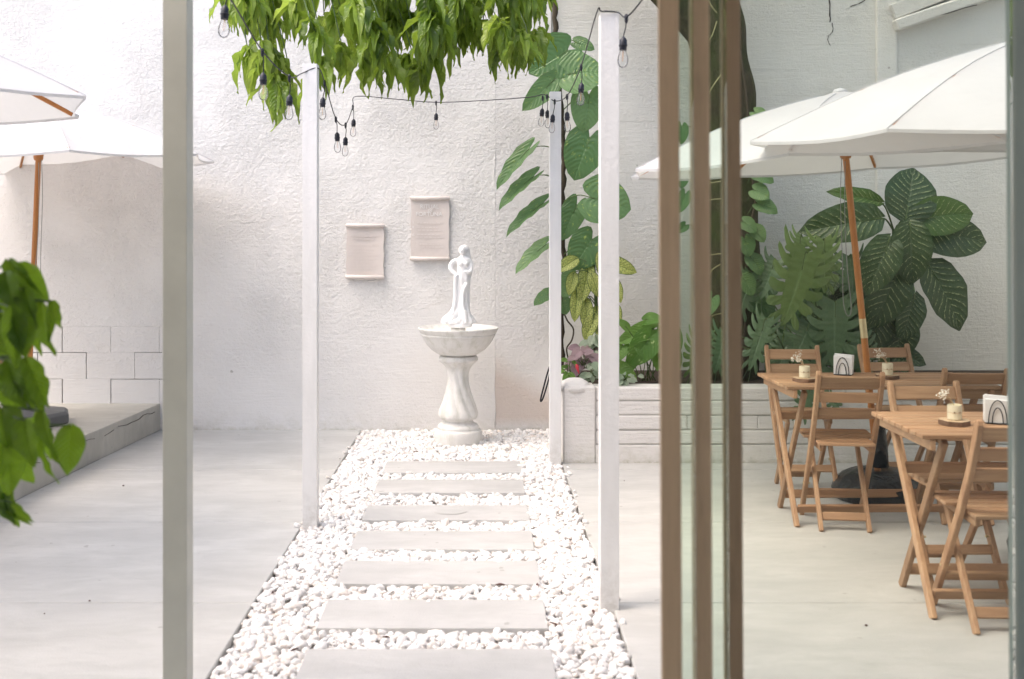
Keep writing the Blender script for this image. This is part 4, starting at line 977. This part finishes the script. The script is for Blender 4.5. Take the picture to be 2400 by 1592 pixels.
# trunk, vine on the trunk, monstera, big dumbcane -----------------
TX, TY = 1.80, 7.90
tree = empty('mango_tree', (TX, TY, .45)); tag(tree, 'tree with dark mossy trunk in the planter and drooping leaves over the path', 'tree')
mb = MB(); q = spline([(0, 0, -.02), (.02, 0, .6), (.03, 0, 1.4), (.01, 0, 2.0), (-.06, -.02, 2.5), (-.16, -.10, 3.0), (-.25, -.25, 3.6), (-.2, -.5, 4.3)], 8)
rad = [.235-.0009*k+.012*math.sin(k*.8) for k in range(len(q))]; mb.tube(q, rad, 20); mb.build('trunk', M['bark'], tree, smooth=True)
mb = MB(); q = spline([(-.05, -.02, 2.38), (-.28, -.10, 2.62), (-.75, -.35, 2.98), (-1.35, -.8, 3.2), (-2.0, -1.2, 3.25), (-2.7, -1.5, 3.1), (-3.4, -1.75, 2.95)], 7); mb.tube(q, [.12-.0022*k for k in range(len(q))], 12); mb.build('limb', M['bark'], tree, smooth=True)
LIMB = [Vector(p_)+tree.location for p_ in q]
pot = plant('pothos_vine', P(1770, 880, 7.68), 'pothos vine with small round leaves climbing the mossy tree trunk', 'vine')
PV = [((1745, 290), (1783, 292), 32), ((1770, 264), (1804, 284), 34), ((1768, 405), (1816, 424), 38), ((1768, 446), (1806, 458), 44), ((1778, 478), (1826, 492), 42), ((1742, 520), (1776, 540), 36), ((1770, 536), (1792, 566), 34), ((1745, 560), (1760, 600), 40), ((1598, 296), (1600, 336), 30),
      ((1600, 405), (1602, 440), 30), ((1606, 455), (1594, 498), 30), ((1606, 528), (1590, 545), 22), ((1668, 700), (1640, 750), 40), ((1760, 605), (1790, 640), 44), ((1740, 650), (1770, 690), 46)]
q = spline([P(1742, 890, 7.66), P(1748, 700, 7.63), P(1752, 560, 7.63), P(1770, 470, 7.64), P(1757, 380, 7.66), P(1752, 250, 7.66), P(1735, 120, 7.7)], 8)
mb = MB(); mb.tube([p_-pot.location for p_ in q], .009, 7); mb.build('stem', M['stem_brown'], pot, smooth=True)
for b, t_, w_ in PV: px_leaf(pot, 'vine', b, t_, w_, 7.58, 7.52, (.1, -1, .4), P((1752 if b[0] > 1700 else 1640), b[1]+25, 7.64), .003)
mb = MB()
for a, b, c in [((1660, 0), (1670, 18), (1680, 30)), ((1680, 50), (1668, 85), (1654, 100)), ((1690, 175), (1672, 200), (1662, 218)), ((1690, 425), (1672, 428), (1650, 432)), ((1690, 466), (1670, 468), (1655, 472)), ((1690, 595), (1672, 597), (1655, 600)), ((1688, 620), (1670, 632), (1660, 650)), ((1690, 735), (1676, 738), (1668, 742))]:
    mb.tube([p_-pot.location for p_ in spline([P(*a, 7.62), P(*b, 7.6), P(*c, 7.62)], 4)], .004, 5)
mb.build('aerial_roots', M['root'], pot)

mon = plant('monstera_plant', P(1880, 890, 7.50), 'monstera with big split leaves behind the rear table')
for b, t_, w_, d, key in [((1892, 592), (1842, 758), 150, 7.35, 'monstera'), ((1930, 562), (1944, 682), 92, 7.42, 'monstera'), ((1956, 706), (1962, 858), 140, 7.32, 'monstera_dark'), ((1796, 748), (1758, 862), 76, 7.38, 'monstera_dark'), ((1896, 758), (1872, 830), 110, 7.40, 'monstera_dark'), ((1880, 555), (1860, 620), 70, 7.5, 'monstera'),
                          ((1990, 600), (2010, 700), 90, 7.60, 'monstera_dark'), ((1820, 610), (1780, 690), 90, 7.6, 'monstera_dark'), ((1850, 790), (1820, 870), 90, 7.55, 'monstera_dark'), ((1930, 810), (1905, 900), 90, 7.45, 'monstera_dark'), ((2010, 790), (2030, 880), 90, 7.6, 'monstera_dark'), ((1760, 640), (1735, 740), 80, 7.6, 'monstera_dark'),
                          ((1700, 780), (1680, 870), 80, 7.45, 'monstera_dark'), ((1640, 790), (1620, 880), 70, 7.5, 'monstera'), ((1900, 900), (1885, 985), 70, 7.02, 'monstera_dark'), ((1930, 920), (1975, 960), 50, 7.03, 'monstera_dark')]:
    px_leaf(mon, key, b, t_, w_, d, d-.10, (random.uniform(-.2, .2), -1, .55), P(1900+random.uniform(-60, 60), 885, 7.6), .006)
fill = plant('shade_philodendron', P(1900, 890, 7.95), 'dense dark green foliage at the wall behind the monstera')
inv = Matrix.Translation(-fill.location)
for k in range(46):
    b = P(random.uniform(1725, 2130), random.uniform(640, 850), random.uniform(7.75, 8.05)); L = random.uniform(.18, .32)
    dr = Vector((random.uniform(-.7, .7), -.35, random.uniform(-1, .1))).normalized(); put_leaf('dieff' if k % 3 == 0 else 'vine', b, b+dr*L, L*.62, (random.uniform(-.3, .3), -1, .4), fill, inv)
mb = MB()
for k in range(14): mb.tube([Vector((random.uniform(-.5, .6), random.uniform(-.1, .1), -.1)), Vector((random.uniform(-.5, .6), random.uniform(-.1, .1), random.uniform(.3, .7)))], .007, 6)
mb.build('stems', M['stem_brown'], fill)

dm = plant('large_dumbcane', P(2096, 880, 7.72), 'large dark dumbcane with streaked oval leaves against the wall right of the umbrella pole')
dc = 7.70; cen = P(2096, 552, dc)
mb = MB(); mb.tube([p_-dm.location for p_ in spline([P(2098, 900, 7.74), P(2092, 760, 7.74), P(2100, 640, 7.72), P(2096, 540, 7.70)], 6)], [.028]*8+[.024]*6+[.018]*5, 10); mb.build('stem', M['stem'], dm, smooth=True)
for b, t_, w_, d, dt, key in [((2122, 515), (2150, 386), 112, 7.60, 7.62, 'dieff'), ((2140, 514), (2294, 492), 84, 7.62, 7.55, 'dieff_light'), ((2162, 548), (2326, 553), 92, 7.70, 7.60, 'dieff'), ((2172, 618), (2278, 768), 96, 7.72, 7.60, 'dieff'), ((2132, 522), (2146, 668), 84, 7.50, 7.42, 'dieff'),
                              ((2062, 512), (1882, 541), 86, 7.60, 7.55, 'dieff'), ((2064, 474), (1948, 444), 38, 7.66, 7.60, 'dieff_light'), ((2086, 558), (2036, 690), 80, 7.52, 7.42, 'dieff'), ((2108, 625), (2054, 775), 88, 7.58, 7.48, 'dieff'), ((2143, 690), (2122, 800), 62, 7.62, 7.52, 'dieff'),
                              ((2080, 720), (2040, 830), 80, 7.66, 7.6, 'dieff'), ((2110, 740), (2110, 850), 80, 7.7, 7.6, 'dieff'), ((2010, 640), (1990, 720), 70, 7.8, 7.75, 'dieff')]:
    px_leaf(dm, key, b, t_, w_*1.12, d, dt, (.1*random.uniform(-1, 1), -1, .22), P(2096, max(545, min(b[1]+20, 780)), 7.72), .007)

# mango foliage over the path --------------------------------------
low = [(515, 40), (540, 100), (560, 150), (575, 262), (640, 268), (690, 240), (715, 165), (755, 215), (800, 190), (850, 220), (905, 228), (950, 222), (985, 245), (1012, 212), (1040, 190), (1062, 118), (1095, 130), (1130, 138), (1150, 95), (1165, 175), (1200, 195), (1262, 192), (1285, 140)]
lx = [a for a, b in low]; ly = [b for a, b in low]
cl = []
def add_cluster(px, py, d, n_, L): cl.append((px, py, d, n_, L))
# explicit hanging sprays first, then fill
for px, py, d in [(612, 112, 6.0), (585, 118, 6.2), (640, 120, 6.1), (650, 190, 6.0), (668, 180, 6.2), (755, 145, 5.9), (800, 110, 6.0), (850, 130, 6.2), (905, 140, 6.1), (955, 135, 6.3), (985, 150, 6.2), (1010, 120, 6.3), (1040, 90, 6.4),
                  (1075, 40, 6.5), (1100, 45, 6.4), (1125, 55, 6.6), (1170, 85, 6.5), (1195, 95, 6.4), (1230, 100, 6.5), (1255, 75, 6.6), (1205, 50, 6.7), (1175, 60, 6.7), (1085, 70, 6.5)]:
    add_cluster(px, py, d, random.randint(8, 12), .23)
while len(cl) < 116:
    px = random.uniform(520, 1270)
    if px < 700 and random.random() < .6: continue
    yl = float(np.interp(px, lx, ly)); Lp = 95
    hi = -130; lo_ = yl-12-Lp*(1.0 if not 560 < px < 700 else 1.3)
    if 1050 < px < 1165: lo_ = min(lo_, 20)
    if px > 1230: lo_ = min(lo_, -10)
    if px < 720: lo_ = min(lo_, 60)
    py = random.uniform(hi, max(hi+40, lo_)); d = random.uniform(5.8, 7.0)
    if 690 < px < 770 and py > 0: d = max(d, 5.75)
    add_cluster(px, py, d, random.randint(8, 13), random.uniform(.18, .26))
recs = []; tw = MB()
for (px, py, d, n_, L0) in cl:
    c = P(px, py, d); out = Vector((random.uniform(-.4, .4), random.uniform(-.5, .1), -.55)).normalized()
    near = min(LIMB, key=lambda p_: (p_-c).length)
    tw.tube([p_-tree.location for p_ in spline([near, near.lerp(c, .5)+Vector((0, 0, .12)), c-out*.06, c+out*.04], 4)], [.006]*5+[.0035]*4+[.0025]*4, 5)
    for k in range(n_):
        a = 2*math.pi*k/n_+random.uniform(-.35, .35); sp_ = random.uniform(.15, 1.1)
        side = Vector((math.cos(a), math.sin(a), 0)); dr = (side*sp_ + Vector((0, 0, -random.uniform(.15, 1.1)))).normalized(); L = L0*random.uniform(.5, 1.2)
        b = c+out*random.uniform(-.05, .05); upv = side+Vector((0, 0, .6)); recs.append((px, py, leaf_matrix(b, b+dr*L, L*random.uniform(.22, .33), upv), (P(px, py, d)-Vector((0, 0, 1.5))).length, py))
tw.build('twigs', M['stem'], tree)
recs.sort(key=lambda r: (r[4] < -40, r[2].translation.y))
inv = Matrix.Translation(-tree.location)
for r_ in recs[:300]:
    yg = (r_[0] < 700 and r_[1] > 60) or r_[0] > 1140 or r_[0] < 620
    o = link('leaf', random.choice(LM['young' if random.random() < (.8 if yg else (.45 if r_[0] < 860 else .12)) else 'mango']), None, tree); o.matrix_local = inv @ r_[2]
def joined(mats, keys, name, parent, mat):
    arr = []
    for me in keys:
        v = np.empty(len(me.vertices)*3); me.vertices.foreach_get('co', v); v = v.reshape(-1, 3)
        f = np.array([list(p_.vertices) for p_ in me.polygons]); u = np.empty(len(me.loops)*2); me.uv_layers[0].data.foreach_get('uv', u); arr.append((v, f, u))
    V = []; Fq = []; U = []; b0 = 0
    for k, m in enumerate(mats):
        v, f, u = arr[k % len(arr)]; mm = np.array(m); V.append(v@mm[:3, :3].T+mm[:3, 3]); Fq.append(f+b0); U.append(u); b0 += len(v)
    V = np.concatenate(V); Fq = np.concatenate(Fq).astype(np.int32); U = np.concatenate(U)
    me = bpy.data.meshes.new(name); me.vertices.add(len(V)); me.vertices.foreach_set('co', V.astype(np.float32).ravel()); me.loops.add(Fq.size); me.loops.foreach_set('vertex_index', Fq.ravel())
    me.polygons.add(len(Fq)); me.polygons.foreach_set('loop_start', np.arange(0, Fq.size, 4, dtype=np.int32)); me.update(calc_edges=True)
    lay = me.uv_layers.new(name='UVMap'); lay.data.foreach_set('uv', U.astype(np.float32)); me.polygons.foreach_set('use_smooth', np.ones(len(Fq), bool))
    return link(name, me, mat, parent)
rest = recs[300:]; fo = joined([inv @ r_[2] for r_ in rest if r_[0] < 860 and (int(r_[0]*7) % 3)], LM['young'], 'pale_foliage', tree, M['mango_young']); tag(fo, kind='stuff')
mats = [inv @ r_[2] for r_ in rest if not (r_[0] < 860 and (int(r_[0]*7) % 3))]
# the rest of the crown, above the picture
for k in range(110):
    c = Vector((random.uniform(.3, 4.6), random.uniform(4.6, 8.0), random.uniform(3.5, 5.6)))
    if c.z < 3.45+.0*c.x: continue
    for q_ in range(11):
        a = random.uniform(0, 6.28); dr = Vector((math.cos(a)*.8, math.sin(a)*.8, -random.uniform(.3, 1))).normalized(); L = random.uniform(.2, .3)
        mats.append(inv @ leaf_matrix(c, c+dr*L, L*.36, Vector((math.cos(a), math.sin(a), .8))))
fo = joined(mats, LM['mango'], 'foliage', tree, M['mango']); tag(fo, kind='stuff')
mb = MB()
for k in range(9):
    a = k*.7; e = Vector((1.0*math.cos(a)+.4, -1.2+1.0*math.sin(a), 4.3+.4*math.sin(k))); mb.tube(spline([(-.22, -.4, 3.9), Vector((-.2, -.5, 4.1)).lerp(e, .5)+Vector((0, 0, .25)), e], 5), [.06]*4+[.04]*4+[.02]*3, 7)
mb.build('upper_limbs', M['bark'], tree, smooth=True)

# potted plant in the left foreground ------------------------------
pp = plant('potted_plant', (-1.16, 2.42, 0), 'blurred leafy potted plant in the left foreground', 'plant')
mb = MB(); mb.lathe([(.11, 0), (.115, .01), (.15, .27), (.16, .275), (.16, .31), (.145, .31), (.13, .27), (.02, .265)], 32); mb.build('pot', M['base'], pp, smooth=True, ang=40)
mb = MB(); mb.tube([(0, 0, .25), (.01, 0, .7), (-.01, -.01, 1.1), (.0, 0, 1.36)], [.012, .011, .009, .005], 8)
FL = [((45, 622), (112, 702), 48), ((12, 640), (26, 726), 64), ((58, 676), (72, 772), 44), ((98, 708), (100, 838), 54), ((124, 706), (138, 768), 28), ((62, 842), (104, 958), 66), ((40, 738), (66, 838), 60), ((14, 770), (16, 850), 50), ((18, 848), (42, 962), 66), ((60, 888), (68, 962), 34), ((16, 955), (32, 1052), 70),
      ((58, 985), (92, 1074), 60), ((166, 998), (153, 1124), 64), ((122, 1006), (128, 1108), 22), ((18, 1036), (58, 1142), 76), ((12, 1135), (26, 1244), 46), ((34, 1178), (72, 1228), 18), ((-10, 690), (-20, 800), 60), ((-15, 820), (-30, 920), 60), ((100, 965), (110, 1060), 40), ((-10, 1060), (0, 1170), 60),
      ((70, 640), (84, 730), 50), ((5, 720), (0, 800), 50), ((90, 880), (96, 950), 44), ((30, 1000), (20, 1090), 60), ((-40, 640), (-50, 740), 60), ((-40, 1000), (-50, 1100), 60)]
for b, t_, w_ in FL + [((b[0]-random.uniform(0, 26), b[1]+random.uniform(-20, 30)), (t_[0]-random.uniform(0, 30), t_[1]+random.uniform(-10, 40)), w_*random.uniform(.7, 1)) for b, t_, w_ in FL if b[0] < 150]:
    d = 2.40+random.uniform(-.12, .12); B = P(*b, d); T = P(*t_, d-.02); inv2 = Matrix.Translation(-pp.location)
    put_leaf('ficus', B, T, w_*d/F*1.1, (random.uniform(-.5, .6), -1, .3), pp, inv2)
    s0 = Vector((0, 0, min(B.z, 1.36)-.02)); e_ = B-pp.location; mb.tube(spline([s0, s0.lerp(e_, .6)+Vector((0, 0, .012)), e_], 4), .0024, 6)
mb.build('stems', M['stem'], pp, smooth=True)

# loose black cable by the far post --------------------------------
mb = MB(); q = spline([P(1292, 850, 7.3), P(1284, 872, 7.3), P(1275, 905, 7.3), P(1267, 938, 7.3), P(1272, 935, 7.31), P(1283, 900, 7.31), P(1290, 870, 7.31)], 6)
o = mb
o.tube(q, .006, 7); cb = o.build('black_cable', M['black'], None, smooth=True); tag(cb, 'loop of black cable hanging beside the farthest white post', 'cable')

# ------------------------------------------------------------------ glass door in the right foreground
DY = 2.12
door = empty('glass_door', (0.382, DY, 0)); door.rotation_euler = (0, R(-0.3), 0); tag(door, 'sliding glass door with three brown wooden stiles in the right foreground', 'door')
for (X, y, w_, ) in ((0.366, 0.0, .0405), (0.434, .03, .0385), (0.507, .075, .0385)):
    mb = MB(); x = X-.366; mb.box(x-w_/2, x+w_/2, y, y+.014, .02, 2.62); mb.build('stile', M['stile'], door, .002, 1)
def pane(x0, x1, y, mat, nm='glass_pane'):
    mb = MB(); mb.box(x0-.366, x1-.366, y, y+.006, .12, 2.54); mb.build(nm, M[mat], door)
pane(0.387, 0.4140, .006, 'edge_glass'); pane(0.4540, 0.4870, .036, 'edge_glass'); pane(0.5270, 1.088, .081, 'glass')
mb = MB(); mb.box(1.0885-.366, 1.135-.366, .07, .11, .02, 2.62); mb.build('metal_stile', M['metal'], door, .002, 1)
mb = MB(); mb.box(.387-.366, 1.088-.366, .012, .10, 2.545, 2.62); mb.build('top_rail', M['stile'], door, .002, 1)
mb = MB(); mb.box(.5335-.366, 1.088-.366, .075, .103, .02, .118); mb.build('bottom_rail', M['stile'], door, .002, 1)
